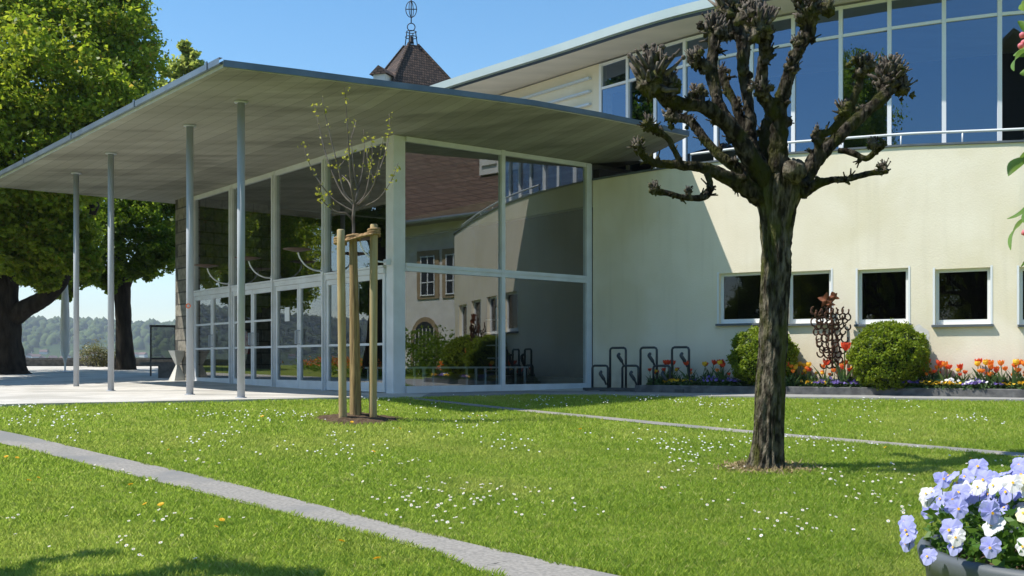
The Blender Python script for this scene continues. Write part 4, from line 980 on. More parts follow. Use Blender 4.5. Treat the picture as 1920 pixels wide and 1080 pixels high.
for pts, y0, y1, kn_ in limbs:
    kx, ky, kr, _n = kn_[0]
    if math.hypot(pts[-1][0] - kx, pts[-1][1] - ky) < 170: pts = pts + [(kx, ky, min(kr * .5, pts[-1][2] * .9))]
    n = len(pts); q = cat([(*zp(x, y, y0 + (y1 - y0) * i / (n - 1)), r / Z2 * s) for i, (x, y, r) in enumerate(pts)], 16)
    b = B(); b.tube([a[:3] for a in q], [a[3] for a in q], 26, disp=limb_disp)
    for k in range(len(q) // 9):
        i_ = random.randrange(6, len(q) - 2); p0 = V3(q[i_][:3]); dr_ = V3((random.gauss(0, 1), random.gauss(0, 1), random.gauss(.4, 1))).normalized(); ln = q[i_][3]; p1 = p0 + dr_ * (ln * .8 + .012); b.ball(p1, random.uniform(.35, .6) * ln + .006, 6, 8, 0, .7, 4)
        for _ in range(random.choice((0, 1, 2, 3))): d2_ = (dr_ + V3((random.gauss(0, .4), random.gauss(0, .4), random.gauss(.3, .4)))).normalized(); b.tube([p1, p1 + d2_ * .035, p1 + d2_ * random.uniform(.05, .10)], [.010, .008, .006], 5); lo_ = b.build("limb", m_bark, pol, True)
    for (x, y, r, ns) in kn_:
        # depth of nearest limb point
        t = min(range(n), key=lambda i: (pts[i][0] - x) ** 2 + (pts[i][1] - y) ** 2); dy = y0 + (y1 - y0) * t / (n - 1)
        if (x, y) != pts[-1][:2] and t < n:
            bb = B(); a_, c_ = zp(pts[t][0], pts[t][1], dy), zp(x, y, dy); w0, w1 = min(pts[t][2], r * .6) / Z2 * s, r * .42 / Z2 * s
            bb.tube([a_, a_.lerp(c_, .5) + V3((0, -.01, .01)), c_], [w0, (w0 + w1) / 2, w1], 14, disp=limb_disp); bb.build("spur", m_bark, lo_, True)
        knuckle(lo_, zp(x, y, dy), r / Z2 * s, ns)
b = B(); b.ball(zp(845, 825, -.25), .115, 10, 14, 0, .35, 3); b.build("burr", m_bark, pol, True)
# neighbour pollard standing left of the picture: its shadow crosses the near lawn
pol2 = copy_tree(pol); pol2.location = (-4.7, 5.1, gz(-4.7, 5.1)); pol2.rotation_euler.z = R(150)
tag(pol2, "second pollarded tree left of the viewer, casting limb shadows on the near lawn", "tree")
# dead grass at the foot
n = 1100; a = RNG.uniform(0, 6.28, n); r = .16 + abs(RNG.normal(0, .12, n)); X = tb.x + r * np.cos(a) * 1.2; Y = tb.y + r * np.sin(a)
V, Fq = leaf_verts(np.stack([X, Y, ground(X, Y) + .02], 1), .10, RNG, .15, .2); m_straw = leaf_mat("dry_straw", (.30, .22, .11), (.42, .33, .18), .1)
tag(raw_mesh("dry_grass", V, Fq, m_straw), "ring of dry straw-coloured grass round the pollard trunk", "grass", kind="stuff")

# ------------------------------------------------------------------ young staked tree
yb = G(668, 787); YY = yb.y; sy = YY / F
yt = thing("young_tree", yb, "slender young tree with reed-wrapped trunk and sparse yellow-green buds between stakes", "tree")
b = B(); q = cat([(*P(667, 790, YY), .082), (*P(666, 700, YY), .072), (*P(664, 560, YY), .062), (*P(662, 441, YY), .052)], 16)
b.tube([a[:3] for a in q], [a[3] for a in q], 30, disp=lambda p, a, t: 1 + .10 * noise.noise(V3((math.cos(a) * 5, math.sin(a) * 5, p.z * 1.3)))); b.build("trunk_wrap", m_wrap, yt, True)
def yp(x, y, dy): return P(560 + x / 3.373, 160 + y / 3.373, YY + dy)
brs = [[(345, 960, 15), (347, 900, 14), (345, 850, 15), (350, 780, 14), (355, 740, 12)],
 [(345, 860, 7), (300, 810, 7), (240, 800, 6), (170, 750, 5), (130, 690, 4), (124, 650, 3)], [(350, 800, 7), (280, 760, 7), (210, 710, 6), (130, 610, 5), (80, 520, 4), (40, 420, 3), (35, 380, 2)],
 [(350, 760, 8), (280, 690, 7), (220, 570, 6), (170, 430, 5), (120, 220, 3.5), (105, 120, 2)], [(350, 740, 8), (290, 680, 7), (250, 520, 6), (200, 320, 4.5), (160, 150, 3), (150, 70, 2)],
 [(355, 760, 10), (335, 650, 9), (320, 440, 7), (305, 200, 4), (290, 10, 2)], [(355, 740, 6), (372, 680, 5), (345, 500, 4), (335, 350, 2)],
 [(360, 760, 8), (420, 690, 7), (450, 560, 6), (465, 440, 4), (460, 330, 2)], [(370, 760, 8), (440, 700, 7), (500, 560, 6), (550, 420, 4), (575, 280, 3), (572, 180, 2)],
 [(375, 760, 7), (470, 640, 6), (520, 430, 4), (535, 330, 2)], [(380, 780, 6), (500, 720, 5), (570, 630, 4), (600, 570, 3), (630, 490, 2)], [(350, 730, 7), (320, 620, 6), (275, 570, 4)],
 [(360, 720, 6), (400, 560, 5), (415, 420, 3), (410, 280, 2)], [(330, 340, 3), (355, 260, 3), (360, 220, 2)], [(250, 520, 3), (290, 470, 2.5), (310, 400, 2)], [(480, 600, 3), (440, 500, 2), (430, 400, 2)]]
lp = []
for i, bl in enumerate(brs):
    dy = 0 if i == 0 else random.uniform(-.55, .55); n = len(bl)
    q = cat([(*yp(x, y, dy * (k / (n - 1))), r * .62 / 3.373 * sy * 1.15) for k, (x, y, r) in enumerate(bl)], 7)
    b = B(); b.tube([a[:3] for a in q], [max(a[3], .0035) for a in q], 7); b.build("branch" if i else "trunk", m_twig, yt, True)
    if i:
        for k in range(len(q)):
            if k / len(q) > .35 and random.random() < .55:
                for _ in range(random.choice((1, 1, 2, 4))): lp.append(np.array(q[k][:3]) + RNG.normal(size=3) * .028)
V, Fq = leaf_verts(np.array(lp), .05, RNG, .6, .3); raw_mesh("leaves", V, Fq, m_leafD, yt)
for px, y0, y1, lab in ((641, 790, 432, "left peeled timber stake beside the wrapped young tree"), (699, 788, 422, "right peeled timber stake beside the wrapped young tree")):
    g = G(px + (2 if px < 660 else 0), y0); b = B(); q0 = g - V3((0, 0, .1)); q1 = P(px - 2 if px < 660 else px + 2, y1, g.y); b.tube([q0.lerp(q1, k / 14) for k in range(15)] + [q1 + V3((0, 0, .012))], [.054] * 14 + [.05, .042], 18, disp=lambda p, a, t: 1 + .035 * noise.noise(p * 5)); tag(b.build("stake", m_stake, None, True), lab, "stake", "stakes of the young tree")
# rope tie
b = B(); l0 = P(638, 452, YY); r0_ = P(701, 436, YY); m0 = P(662, 446, YY)
def coil(b, c, r, turns, h):
    pts = [V3((c.x + r * math.cos(a), c.y + r * math.sin(a), c.z + h * (a / (2 * math.pi * turns) - .5))) for a in np.linspace(0, 2 * math.pi * turns, int(14 * turns))]; b.tube(pts, .019, 7)
coil(b, l0, .075, 3, .09); coil(b, r0_, .075, 3, .09); coil(b, m0, .085, 2, .06)
for off in (-.035, .0, .035):
    b.tube(cat([l0 + V3((0, off * 2 - .05, off)), (l0 + m0) / 2 + V3((0, off - .07, off * .5 - .015)), m0 + V3((0, -.08 + off, off)), (m0 + r0_) / 2 + V3((0, off - .07, -.012 + off * .4)), r0_ + V3((0, off * 2 - .05, off))], 6), .018, 7, disp=lambda p, a, t: 1 + .25 * math.sin(p.x * 160 + a * 2))
tag(b.build("rope", m_rope, None, True), "coir rope tying the young tree to its two stakes", "rope")
# earth mound round its foot
b = B(); n = 40; rings_ = 7
for j in range(rings_):
    for k in range(n):
        a = 2 * math.pi * k / n; r = (.95 + .3 * noise.noise(V3((math.cos(a) * 1.5, math.sin(a) * 1.5, 2)))) * j / (rings_ - 1) * .75; x = yb.x + r * math.cos(a); y = yb.y + r * math.sin(a); t = 1 - j / (rings_ - 1)
        b.v.append((x, y, gz(x, y) - .01 + .10 * t + (.04 * noise.noise(V3((x * 6, y * 6, 0))) if t > 0 else 0)))
for j in range(rings_ - 1):
    for k in range(n): k2 = (k + 1) % n; b.f.append((j * n + k, (j + 1) * n + k, (j + 1) * n + k2, j * n + k2)); b.m.append(0)
tag(b.build("earth_mound", m_soil, None, True), "low mound of dug brown earth round the staked young tree", "soil", kind="stuff")

# ------------------------------------------------------------------ chestnuts and lakeside things on the left
def gl_(px, py): return G(px, py)
def tree_thing(name, label, base, trunks, clumps, per, lsize, lmat, nsub, group=None, sub=.3):
    th = thing(name, base, label, "tree", group)
    b = B()
    for pts in trunks:
        q = cat(pts, 8); b.tube([a[:3] for a in q], [a[3] for a in q], 20, disp=lambda p, a, t: 1 + .10 * noise.noise(p * 2.5) + .05 * noise.noise(p * 8))
    b.build("trunk", m_bark2, th, True)
    pts = crown_points(clumps, per, RNG, sub, nsub); V, Fq = leaf_verts(pts, lsize, RNG, .62, .45); raw_mesh("crown", V, Fq, lmat, th)
    return th
Y1 = 32.0; s1 = Y1 / F
base1 = P(5, 702, Y1); base1.z = gz(base1.x, Y1)
def T(px, py, r, Y=Y1): return (*P(px, py, Y), r * Y / F)
tr1 = [[T(0, 708, 60), T(0, 690, 46), T(2, 640, 36), T(-2, 580, 36), T(-15, 500, 40), T(-30, 400, 34), T(-10, 250, 24), T(40, 80, 14)],
       [T(10, 600, 22), T(50, 578, 17), T(92, 552, 15), T(120, 515, 14), T(138, 470, 12), T(170, 400, 10), T(200, 330, 6)], [T(0, 560, 24), T(30, 490, 20), T(75, 420, 15), T(120, 300, 10)], [T(-20, 480, 24), T(-90, 400, 18), T(-160, 300, 10)]]
cl1 = []
for (px, py, r, Y) in ((-60, 60, 130, 31), (60, 20, 120, 33), (150, 60, 110, 32), (215, 110, 85, 32), (-20, 190, 120, 30), (80, 150, 110, 29.5), (180, 200, 95, 30.5), (245, 215, 65, 32), (30, 290, 110, 29.5), (-80, 330, 120, 31), (130, 300, 90, 30), (60, 400, 85, 31), (-40, 430, 80, 30), (0, -70, 130, 32), (130, -60, 120, 33), (-180, 100, 140, 33), (-200, 260, 140, 34), (-140, 420, 90, 32), (120, 440, 60, 31), (20, 470, 50, 31), (80, 510, 36, 31.5), (150, 490, 34, 31), (225, 30, 55, 33)):
    cl1.append((P(px, py, Y), r * Y / F * .95))
chest = tree_thing("chestnut_tree", "huge leafy chestnut with thick dark trunk and low side branch at the left edge", base1, tr1, cl1, 6600, .155, m_leafA, 110, sub=.15)
Y2 = 37.0; base2 = P(234, 697, Y2); base2.z = gz(base2.x, Y2)
tr2 = [[T(236, 703, 30, Y2), T(235, 690, 20, Y2), T(232, 620, 14.5, Y2), T(229, 540, 15, Y2), T(222, 480, 14, Y2), T(215, 400, 10, Y2)], [T(230, 550, 10, Y2), T(250, 500, 9, Y2), T(285, 440, 6, Y2)]]
cl2 = []
for (px, py, r, Y) in ((200, 440, 62, 36), (265, 420, 58, 36), (300, 470, 40, 35.5), (230, 360, 66, 37), (290, 350, 58, 37), (170, 500, 34, 36), (270, 500, 26, 36), (205, 520, 26, 36.5), (310, 300, 46, 38), (150, 400, 60, 38), (330, 400, 50, 38), (270, 270, 52, 38), (120, 540, 22, 37)):
    cl2.append((P(px, py, Y), r * Y / F))
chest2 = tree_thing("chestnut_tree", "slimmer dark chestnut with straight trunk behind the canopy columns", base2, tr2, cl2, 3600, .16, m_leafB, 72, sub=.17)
Y3 = 52.0; b3 = P(345, 690, Y3); b3.z = 1.4
tr3 = [[T(345, 700, 9, Y3), T(345, 500, 8, Y3), T(340, 300, 6, Y3), T(343, 150, 3, Y3)]]
cl3 = [(P(px, py, Y3), r * Y3 / F) for px, py, r in ((340, 130, 26), (360, 120, 18), (350, 100, 12), (335, 170, 30), (370, 165, 20), (345, 85, 7), (355, 220, 40), (300, 230, 50), (320, 160, 20))]
tree_thing("pale_tree", "thin pale green tree top rising behind the canopy's left corner", b3, tr3, cl3, 300, .34, m_leafC, 14, sub=.3)
# trees behind the viewer, mirrored in the upper glazing
for x, y, sc_, rz, lab, src in ((-20, -12, .8, 1.0, "tall leafy chestnut behind the viewer, mirrored low in the upper glazing", chest),
        (-12.6, -4.6, (.72, .72, 1.12), 2.6, "slender tall chestnut left of the viewer, mirrored dark in the upper glazing's middle panes", chest),
        (-18.6, 25.2, 1.5, .9, "chestnut just left of the frame beside the terrace, mirrored in the narrow leftmost upper panes", chest2),
        (-10.6, -1.2, (.5, .5, .95), 1.2, "narrow chestnut left of the viewer, mirrored behind the pollard's right limbs", chest),
        (-30, -15, .9, 4.0, "leafy chestnut far behind the viewer, mirrored in the first square windows", chest), (-27, -34, .9, 5.2, "leafy chestnut farthest behind the viewer, mirrored dark in the square windows", chest),
        (-36, -8, .9, 3.1, "leafy chestnut beyond the lawn's left side, mirrored in the small windows", chest2),
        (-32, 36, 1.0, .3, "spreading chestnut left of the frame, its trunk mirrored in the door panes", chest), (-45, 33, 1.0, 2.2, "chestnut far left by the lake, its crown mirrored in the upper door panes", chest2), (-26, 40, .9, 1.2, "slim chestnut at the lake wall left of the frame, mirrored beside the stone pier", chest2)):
    o = copy_tree(src); o.location = (x, y, gz(x, y)); o.rotation_euler.z = rz; o.scale = sc_ if isinstance(sc_, tuple) else (sc_,) * 3; tag(o, lab, "tree")
n = 9000; tt_ = RNG.uniform(0, 1, n); X = -15 - 22 * tt_ + RNG.normal(0, .5, n); Y = 22.5 + 12 * tt_ + RNG.normal(0, .8, n)
V, Fq = leaf_verts(np.stack([X, Y, ground(X, Y) + abs(RNG.normal(0, .22, n))], 1), .16, RNG, .4); raw = raw_mesh("flower_border", V, Fq, m_leafB); tag(raw, "planted flower border across the side lawn, mirrored low in the door panes", "flower border", kind="stuff")
n = 2600; tt_ = RNG.uniform(0, 1, n); X = -15 - 22 * tt_ + RNG.normal(0, .5, n); Y = 22.5 + 12 * tt_ + RNG.normal(0, .8, n)
V, Fq = leaf_verts(np.stack([X, Y, ground(X, Y) + .25 + abs(RNG.normal(0, .16, n))], 1), .11, RNG, .8); tag(raw_mesh("border_flowers", V, Fq, m_or), "orange and yellow blooms of the side border, mirrored in the door panes", "flowers", kind="stuff")
ho = V3((3, -19, gz(3, -19))); nh = thing("neighbour_house", ho, "dark steep-roofed gabled house behind the viewer, mirrored in the rightmost upper panes", "house")
b = B(); b.add([(-9, -18, 0), (15, -18, 0), (15, -18, 7), (3, -18, 18), (-9, -18, 7), (-9, -34, 0), (15, -34, 0), (15, -34, 7), (3, -34, 18), (-9, -34, 7)], [(0, 1, 2, 3, 4), (9, 8, 7, 6, 5), (0, 4, 9, 5), (1, 6, 7, 2)]); b.build("wall", M("tarred_boards", (.05, .042, .036), .9, (.035, .03, .026), 3), nh)
b = B()
for s_ in (-1, 1):
    e_ = V3((3 + s_ * 13.4, -17.2, 5.75)); t_ = V3((3, -17.2, 18.1)); b.obox(e_, t_ - e_, V3((0, -17.6, 0)), V3((0, 0, .25)))
b.build("roof", m_tile, nh)
for k in range(3):
    b = B(); b.obox((-3.5 + k * 4.6, -17.99, 3.2), (1.3, 0, 0), (0, .06, 0), (0, 0, 1.9)); wo = b.build("window", m_whitewood, nh); b = B(); b.obox((-3.35 + k * 4.6, -17.925, 3.35), (1.0, 0, 0), (0, .02, 0), (0, 0, 1.6)); b.build("pane", m_dark, wo)
# closed parasol
g = G(122, 699); Yp = g.y; ps = thing("parasol", g, "closed white parasol wrapped tight, standing by the lake wall", "parasol"); u = Yp / F
b = B(); b.lathe(g, [(.02, .0), (.03, 16 * u), (.045, 24 * u), (8 * u, 38 * u), (8.5 * u, 80 * u), (7 * u, 130 * u), (5 * u, 165 * u), (.03, 178 * u)], 14); b.build("canopy", m_canvas, ps, True)
b = B(); b.tube([g, g + V3((0, 0, 20 * u))], .03, 8); b.lathe(g, [(.25, 0), (.25, .05), (.05, .06)], 16); b.build("stand", m_white, ps)
# lake wall
b = B(); b.obox((-46, 42.4, .9), (66, 0, 0), (0, .5, 0), (0, 0, .82)); b.obox((-46, 42.3, 1.724), (66, 0, 0), (0, .7, 0), (0, 0, .07))
tag(b.build("lake_wall", m_kerb), "low grey stone wall along the lake edge beneath the trees", "wall")
# dry shrub
g = V3(((178 - 960) / F * 41.3, 41.3, gz(0, 41.3))); th = thing("shrub", g, "straggly olive shrub in front of the lake wall between the columns", "shrub"); pts = crown_points([((g.x, g.y, g.z + .55), (.62, .4, .5)), ((g.x + .2, g.y, g.z + .35), (.7, .4, .35))], 1400, RNG, .3, 30); V, Fq = leaf_verts(pts, .07, RNG); raw_mesh("foliage", V, Fq, m_shrub, th)
b = B()
for k in range(7): b.tube([g + V3((.06 * k - .2, 0, 0)), g + V3((.2 * k - .6, 0, .7))], .012, 5)
b.build("stems", m_bark2, th)
# display case, bench block, hourglass planter by the stone pier
Yd = 30.0; p0 = P(281, 695, Yd); p1 = P(322, 695, Yd); zt_, zb_ = P(0, 613, Yd).z, P(0, 674, Yd).z
dc = thing("display_case", (p0.x, p0.y, gz(p0.x, Yd)), "black framed glass notice case on a stand left of the stone pier", "display case")
b = B(); dx = V3((p1.x - p0.x, .25, 0)); o = V3((p0.x, Yd, 0)); dn = V3((.1, .3, 0))
for q in (o, o + dx): b.obox(V3((q.x, q.y, gz(q.x, q.y))), (.035, 0, 0), (0, .05, 0), (0, 0, zt_ - gz(q.x, q.y)))
b.obox(V3((o.x, o.y - .03, zt_)), dx + V3((.05, 0, 0)), (0, .25, 0), (0, 0, .06)); b.obox(V3((o.x, o.y, zb_)), dx, (0, .08, 0), (0, 0, .05)); b.build("frame", m_dark, dc)
b = B(); b.quad(V3((o.x, o.y + .03, zb_ + .05)), V3((o.x, o.y + .03, zb_ + .05)) + dx, V3((o.x, o.y + .03, zt_)) + dx, V3((o.x, o.y + .03, zt_))); b.build("pane", m_glassw, dc)
Yb = 28.4; q0 = P(262, 690, Yb); bn = thing("stone_bench", (q0.x, Yb, gz(0, Yb)), "grey stone bench slab on a block beside the pier", "bench"); zz_ = P(0, 679, Yb).z
b = B(); b.obox((q0.x, Yb, zz_ - .09), (.95, .1, 0), (-.05, .45, 0), (0, 0, .09)); b.build("seat", m_kerb, bn)
for xo in (.48,):
    b = B(); b.obox((q0.x + xo, Yb + .06, gz(0, Yb)), (.42, .04, 0), (-.03, .34, 0), (0, 0, zz_ - .092 - gz(0, Yb))); b.build("support", m_kerb, bn)
Yh = 26.6; q0 = P(333, 690, Yh); hp = thing("hourglass_planter", (q0.x, Yh, 1.03), "pale concrete hourglass planter at the foot of the stone pier", "planter"); b = B(); hh = (727 - 670) * Yh / F
z0_ = gz(q0.x, Yh) + .02
b.lathe((q0.x, Yh, z0_), [(.24, 0), (.05, hh * .52), (.24, hh), (.21, hh), (.05, hh * .6)], 4); b.build("body", m_concedge, hp)

# ------------------------------------------------------------------ planter with pansies, bottom right
pc_ = V3((1.44, 2.62, 0)); gzp = gz(1.44, 2.62); rimz = 1.125
pt = thing("planter", (pc_.x, pc_.y, gzp), "large round grey planter pot at the lower right corner", "planter")
b = B(); hgt = rimz - gzp; b.lathe((pc_.x, pc_.y, gzp), [(.25, 0), (.30, hgt * .3), (.355, hgt * .8), (.372, hgt * .94), (.385, hgt * .95), (.392, hgt * .985), (.385, hgt), (.36, hgt), (.35, hgt - .06), (.1, hgt - .07)], 56); b.build("pot", m_pot, pt, True)
b = B(); b.lathe((pc_.x, pc_.y, rimz - .06), [(.353, 0), (.25, .05), (.05, .06)], 30); b.build("soil", m_soil, pt, True)
def pansy_mesh(name, mats):
    b = B()
    for k, (a, rr, oy) in enumerate(((.9, .021, .002), (2.25, .021, .0), (-.25, .018, .004), (3.4, .018, .005), (-1.57, .021, .008))):
        d = V3((math.cos(a), 0, math.sin(a))); c = d * rr * .85 + V3((0, -oy, 0)); vs = [V3((0, -oy - .002, 0))]
        for i in range(11):
            q = a - 2.5 + 5.0 * i / 10; w_ = 1 + .08 * math.sin(i * 2.3 + k); vs.append(c + V3((math.cos(q) * rr * w_, .0022 * math.sin(i * 1.9 + k) + .004, math.sin(q) * rr * w_)))
        b.add(vs, [(0, 1 + i, 2 + i) for i in range(10)], 0)
    b.add([V3((math.cos(a) * .005, -.014, math.sin(a) * .005 - .003)) for a in np.linspace(0, 5.5, 7)], [tuple(range(7))], 1)
    b.tube([(0, .002, 0), (0, .02, -.005), (0, .03, -.05)], .0016, 4, 2)
    o = b.build(name, mats); me = o.data; bpy.data.objects.remove(o); return me
me_b = pansy_mesh("flower", [m_bl, m_eye, m_pansyleaf]); me_w = pansy_mesh("flower", [m_pw, m_eye, m_pansyleaf])
m_py = petal("cream_petal", (.80, .74, .42), (.84, .80, .55)); me_y = pansy_mesh("flower", [m_py, m_eye, m_pansyleaf])
def dome(x, y): r = math.hypot(x, y); return rimz - .02 + .20 * math.sqrt(max(0, 1 - (r / .46) ** 2))
def pansy_plant(cx, cy, rad, flowers, label):
    th = thing("pansy_plant", (pc_.x + cx, pc_.y + cy, rimz - .03), label, "pansies", "pansies in the grey planter")
    pts = []
    for i in range(700):
        a = random.uniform(0, 6.28); r = rad * 1.15 * math.sqrt(random.random()); x, y = cx + r * math.cos(a), cy + r * math.sin(a)
        if math.hypot(x, y) > .37: continue
        pts.append((pc_.x + x, pc_.y + y, max(rimz - .01, dome(x, y) - random.uniform(.02, .16))))
    V, Fq = leaf_verts(np.array(pts), .032, RNG, .5, .4); raw_mesh("foliage", V, Fq, m_pansyleaf, th)
    for me, n in flowers:
        for i in range(n):
            a = random.uniform(0, 6.28); r = rad * math.sqrt(random.random()) * 1.05; x, y = cx + r * math.cos(a), cy + r * math.sin(a)
            q_ = math.hypot(x, y); lim = .43
            if q_ > lim: x, y = x * lim / q_, y * lim / q_
            z = max(dome(x, y), rimz + .0) + random.uniform(-.05, .05); o = link("flower", me, th)
            nrm = V3((x * 1.3 - .25, y * 1.0 - .45, .35 + random.uniform(-.2, .3))) + V3((random.gauss(0, .3), random.gauss(0, .3), 0)); nrm.normalize()
            o.rotation_euler = (nrm.to_track_quat('-Y', 'Z').to_euler()); o.location = (pc_.x + x, pc_.y + y, z); s_ = random.uniform(.55, .8); o.scale = (s_,) * 3
pansy_plant(-.31, -.04, .19, [(me_b, 26), (me_w, 6)], "pale lilac pansy plant spilling over the left rim of the grey planter")
pansy_plant(-.16, -.22, .13, [(me_w, 9), (me_y, 4)], "white pansy plant at the front of the grey planter, lowest blooms")
pansy_plant(-.12, .12, .23, [(me_b, 52), (me_w, 14)], "lilac pansy plant at the back of the grey planter, tallest blooms")
pansy_plant(.08, -.10, .20, [(me_w, 22), (me_b, 10)], "white pansy plant in the middle of the grey planter")

# ------------------------------------------------------------------ blossoming apple branch entering at the right edge
ab = V3((1.75, 2.3, gz(1.75, 2.3))); ap_ = thing("apple_tree", ab, "young apple tree just right of the frame, leafy tips with pink buds reaching in", "tree")
b = B(); b.tube(cat([ab, ab + V3((.02, .02, .8)), ab + V3((-.05, 0, 1.7)), ab + V3((-.1, -.02, 2.7))], 6), [.035] * 6 + [.03] * 6 + [.02] * 6 + [.012], 10); b.build("trunk", m_twig, ap_, True)
YA = 2.3
def leafb(b, base, tipv, wid, side, mi=0):
    base, tipv = V3(base), V3(tipv); d = tipv - base; ln = d.length; d.normalize(); sd = V3(side); sd = (sd - d * sd.dot(d)).normalized(); nn_ = d.cross(sd); vs = []; K = 9
    for i in range(K):
        t = i / (K - 1); wd = wid * math.sin(math.pi * (t * .93 + .04)) ** .8; c = base + d * ln * t + nn_ * (.10 * ln * math.sin(math.pi * t)) ; fold = nn_ * wd * .35
        vs += [c - sd * wd + fold, c - sd * wd * .5 + fold * .3 + nn_ * .002 * math.sin(i * 2), c, c + sd * wd * .5 + fold * .3, c + sd * wd + fold]
    b.add(vs, [(i * 5 + j, i * 5 + j + 1, i * 5 + j + 6, i * 5 + j + 5) for i in range(K - 1) for j in range(4)], mi)
twigs = [((1990, 120), (1925, 90)), ((1990, 420), (1928, 415)), ((1990, 320), (1938, 292)), ((1995, 480), (1930, 450)), ((1990, 30), (1930, 55))]
b = B()
for (a, c) in twigs: pa, pb = P(*a, YA), P(*c, YA); tx = ab.x - .1; b.tube([V3((tx, 2.3, pa.z - .15)), pa, pb], [.012, .007, .004], 7)
b.build("twigs", m_twig, ap_, True)
lv = [((1928, 95), (1902, 132), 11), ((1932, 80), (1902, 105), 12), ((1926, 60), (1908, 40), 9), ((1932, 295), (1890, 328), 12), ((1934, 300), (1915, 290), 9), ((1932, 372), (1888, 410), 12), ((1930, 408), (1896, 468), 13), ((1932, 440), (1914, 500), 10), ((1935, 130), (1912, 138), 9), ((1945, 380), (1925, 420), 12), ((1950, 60), (1935, 120), 14), ((1960, 300), (1945, 360), 14), ((1940, 20), (1914, 8), 9)]
b = B()
for i, ((x0, y0), (x1, y1), wd) in enumerate(lv): leafb(b, P(x0, y0, YA + .03), P(x1, y1, YA - .04 + .05 * (i % 3)), wd * YA / F, (.6, .5, .7) if i % 2 else (.2, -.6, .8))
b.build("leaves", m_apple, ap_, True)
for px, py in ((1917, 66), (1920, 80), (1914, 86), (1921, 436)): b = B(); b.ball(P(px, py, YA - .02), .007, 6, 8, 0, .2); b.build("bud", m_pk, ap_, True)

# ------------------------------------------------------------------ grass, daisies, dandelions
upN = np.array([tuple(p) for p in cat(UP, 6)]); loN = np.array([tuple(p) for p in cat(LO, 6)])
def in_path(x, y, m=0.0):
    yu = np.interp(x, upN[:, 0], upN[:, 1]); yl = np.interp(x, loN[:, 0], loN[:, 1]); return (y < yu + m) & (y > yl - m)
thA = np.array(TH); thB = np.array(THn); oA = np.argsort(thA[:, 0]); oB = np.argsort(thB[:, 0])
def in_thin(x, y, m=0.0):
    ya = np.interp(x, thA[oA, 0], thA[oA, 1]); yb_ = np.interp(x, thB[oB, 0], thB[oB, 1]); return (y < ya + m) & (y > yb_ - m) & (x > thA[0, 0])
def lawn_mask(x, y, m=0.0):
    d1, d2 = d12(x, y); ok = (d1 > .03 + m) & (d2 > .03 + m) & ~in_path(x, y, m - .02 + .035 * np.sin(x * 9 + 3 * np.sin(x * 4))) & ~in_thin(x, y, m * .5)
    ok &= np.hypot(x - yb.x, y - yb.y) > .55; ok &= np.hypot(x - tb.x, y - tb.y) > .2
    ok &= np.hypot(x - pc_.x, y - pc_.y) > .4; return ok
def scatter(n, y0, y1, pw=1.0, marg=1.8):
    y = y0 + (y1 - y0) * RNG.uniform(0, 1, n) ** pw; x = RNG.uniform(-1, 1, n) * (y * .495 + marg); return x, y
def blades(n, y0, y1, h, wd, pw):
    x, y = scatter(n, y0, y1, pw); k = lawn_mask(x, y); x, y = x[k], y[k]; n = len(x)
    pn = np.array([noise.noise(V3((a * .9, b_ * .9, 0))) + .6 * noise.noise(V3((a * 4, b_ * 4, 1))) for a, b_ in zip(x[::1], y[::1])])
    a = RNG.uniform(0, 6.28, n); hh = h * RNG.uniform(.5, 1.3, n) * (1 + .45 * pn); le = RNG.uniform(.2, 1.0, n) * hh; b2 = RNG.uniform(0, 6.28, n)
    z = ground(x, y); ux, uy = np.cos(a) * wd, np.sin(a) * wd; lx, ly = np.cos(b2) * le, np.sin(b2) * le
    V = np.stack([np.stack([x - ux, y - uy, z - .004], 1), np.stack([x + ux, y + uy, z - .004], 1), np.stack([x + ux * .7 + lx * .4, y + uy * .7 + ly * .4, z + hh * .6], 1), np.stack([x + lx, y + ly, z + hh], 1)], 1)
    return V.reshape(-1, 3)
Vg = np.concatenate([blades(300000, 5.0, 8.2, .034, .0024, 1), blades(280000, 8.2, 12, .033, .0036, 1), blades(240000, 12, 19.6, .034, .0055, 1)])
tag(raw_mesh("grass", Vg, np.arange(len(Vg)).reshape(-1, 4), m_grass), "short mown spring grass covering the lawn", "grass", kind="stuff")
def daisy_mesh():
    b = B(); n = 9
    for k in range(n):
        a = 2 * math.pi * k / n; d = V3((math.cos(a), math.sin(a), .12)); s_ = V3((-math.sin(a), math.cos(a), 0)); b.quad(d * .004 - s_ * .002, d * .014 - s_ * .0045, d * .014 + s_ * .0045, d * .004 + s_ * .002, 0)
    b.add([V3((math.cos(a) * .005, math.sin(a) * .005, .004)) for a in np.linspace(0, 5.3, 6)], [tuple(range(6))], 1); b.tube([(0, 0, 0), (.003, 0, -.05)], .0012, 4, 2)
    return b
db = daisy_mesh(); d0 = db.build("daisy", [m_pw, m_eye, m_grass])
def patchy(n, y0, y1, pw, th):
    x, y = scatter(n, y0, y1, pw, 0); k = lawn_mask(x, y, .05); x, y = x[k], y[k]
    pn = np.array([noise.noise(V3((a * .8 + 9, b_ * .55, 4))) + .5 * noise.noise(V3((a * 2.6, b_ * 2, 8))) for a, b_ in zip(x, y)]); k = pn + RNG.uniform(-.45, .35, len(x)) > th
    return x[k], y[k]
x, y = patchy(7000, 6.0, 18.4, .8, .34); order = np.argsort(y); x, y = x[order], y[order]
nearN = min(300, len(x))
for i in range(nearN):
    o = d0 if i == 0 else d0.copy()
    if i: COL.objects.link(o)
    o.location = (x[i], y[i], gz(x[i], y[i]) + random.uniform(.04, .055)); o.rotation_euler = (R(random.uniform(5, 45)), random.uniform(-.3, .3), random.uniform(-.6, .6)); s_ = random.uniform(.55, .9); o.scale = (s_,) * 3
    tag(o, "small white daisy flowering in the near lawn", "daisy", "daisies in the near lawn")
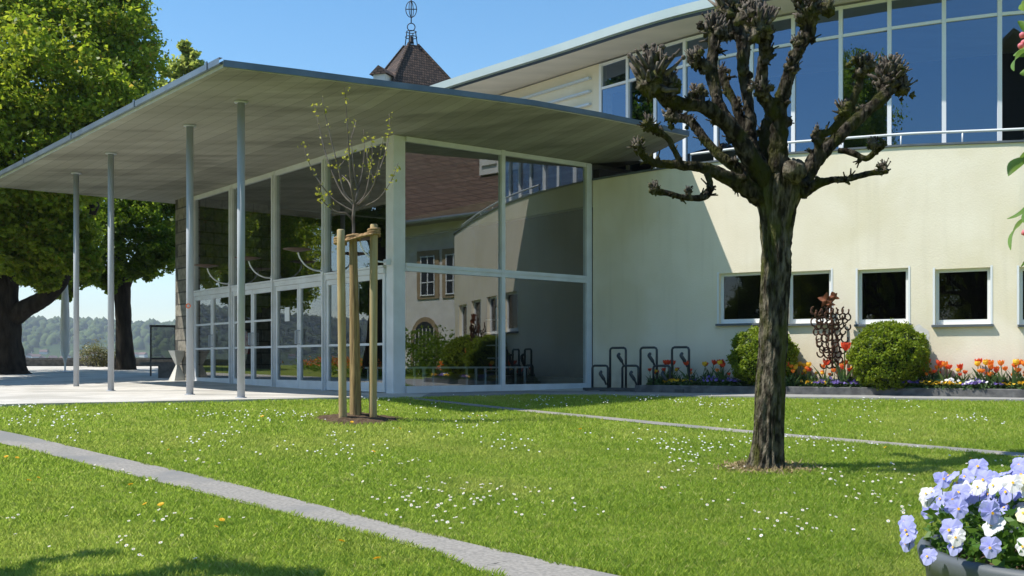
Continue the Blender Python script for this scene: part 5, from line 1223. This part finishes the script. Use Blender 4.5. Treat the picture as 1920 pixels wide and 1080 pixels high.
x2, y2 = x[nearN:], y[nearN:]; n = len(x2); rr = .0105 * RNG.uniform(.8, 1.25, n); z2 = ground(x2, y2) + .05; Vd = []
for k in range(6):
    a = k * math.pi / 3; Vd.append(np.stack([x2 + np.cos(a) * rr, y2 + np.sin(a) * rr * .8, z2 + np.sin(a) * rr * .55], 1))
Vd = np.stack(Vd, 1).reshape(-1, 3)
tag(raw_mesh("distant_daisies", Vd, np.arange(len(Vd)).reshape(-1, 6), m_pw, None, 6), "drifts of white daisies over the farther lawn", "daisies", kind="stuff")
b = B()
for k in range(26):
    a = k * 2.4; rr_ = .004 + .017 * math.sqrt(k / 26); d = V3((math.cos(a), math.sin(a), 0)); s_ = V3((-d.y, d.x, 0)) * .004; zc = .010 - rr_ * .3; b.quad(d * rr_ * .4 - s_ + V3((0, 0, zc)), d * rr_ * .4 + s_ + V3((0, 0, zc)), d * (rr_ + .006) + s_ + V3((0, 0, zc + .004)), d * (rr_ + .006) - s_ + V3((0, 0, zc + .004)), 0)
b.tube([(0, 0, .004), (0, 0, -.05)], .002, 5, 1); dd0 = b.build("dandelion", [m_yl, m_grass])
dl = [(12, 868), (32, 870), (72, 909), (54, 914), (245, 922), (272, 960), (302, 961), (416, 991), (405, 1004), (640, 1032), (707, 1066), (316, 854), (492, 789), (660, 800), (750, 812), (895, 787), (1088, 813), (1660, 849), (1848, 852), (1820, 870), (700, 857), (1240, 930)]
for i, (px, py) in enumerate(dl):
    g = G(px, py)
    if not bool(lawn_mask(np.array([g.x]), np.array([g.y]))[0]): continue
    o = dd0 if not dd0.get('label') else dd0.copy()
    if o is not dd0: COL.objects.link(o)
    o.location = g + V3((0, 0, .055)); o.rotation_euler = (R(25), 0, i); s_ = random.uniform(.65, 1.0); o.scale = (s_,) * 3
    tag(o, "yellow dandelion flowering in the lawn", "dandelion", "dandelions in the lawn")

# ------------------------------------------------------------------ air over the lake
b = B(); b.obox((-3600, -1500, -5.5), (6000, 0, 0), (0, 5400, 0), (0, 0, 220))
hz_ = b.build("haze", None); hz_.data.materials.clear()
m = bpy.data.materials.new("thin_haze"); m.use_nodes = True; n_ = m.node_tree.nodes; n_.remove(n_["Principled BSDF"]); pv = n_.new("ShaderNodeVolumePrincipled")
pv.inputs['Color'].default_value = (.80, .88, 1, 1); pv.inputs['Density'].default_value = .00019; m.node_tree.links.new(pv.outputs[0], n_["Material Output"].inputs['Volume'])
hz_.data.materials.append(m); hz_['kind'] = 'stuff'; hz_['label'] = "thin pale air over the lake"; hz_['category'] = "haze"
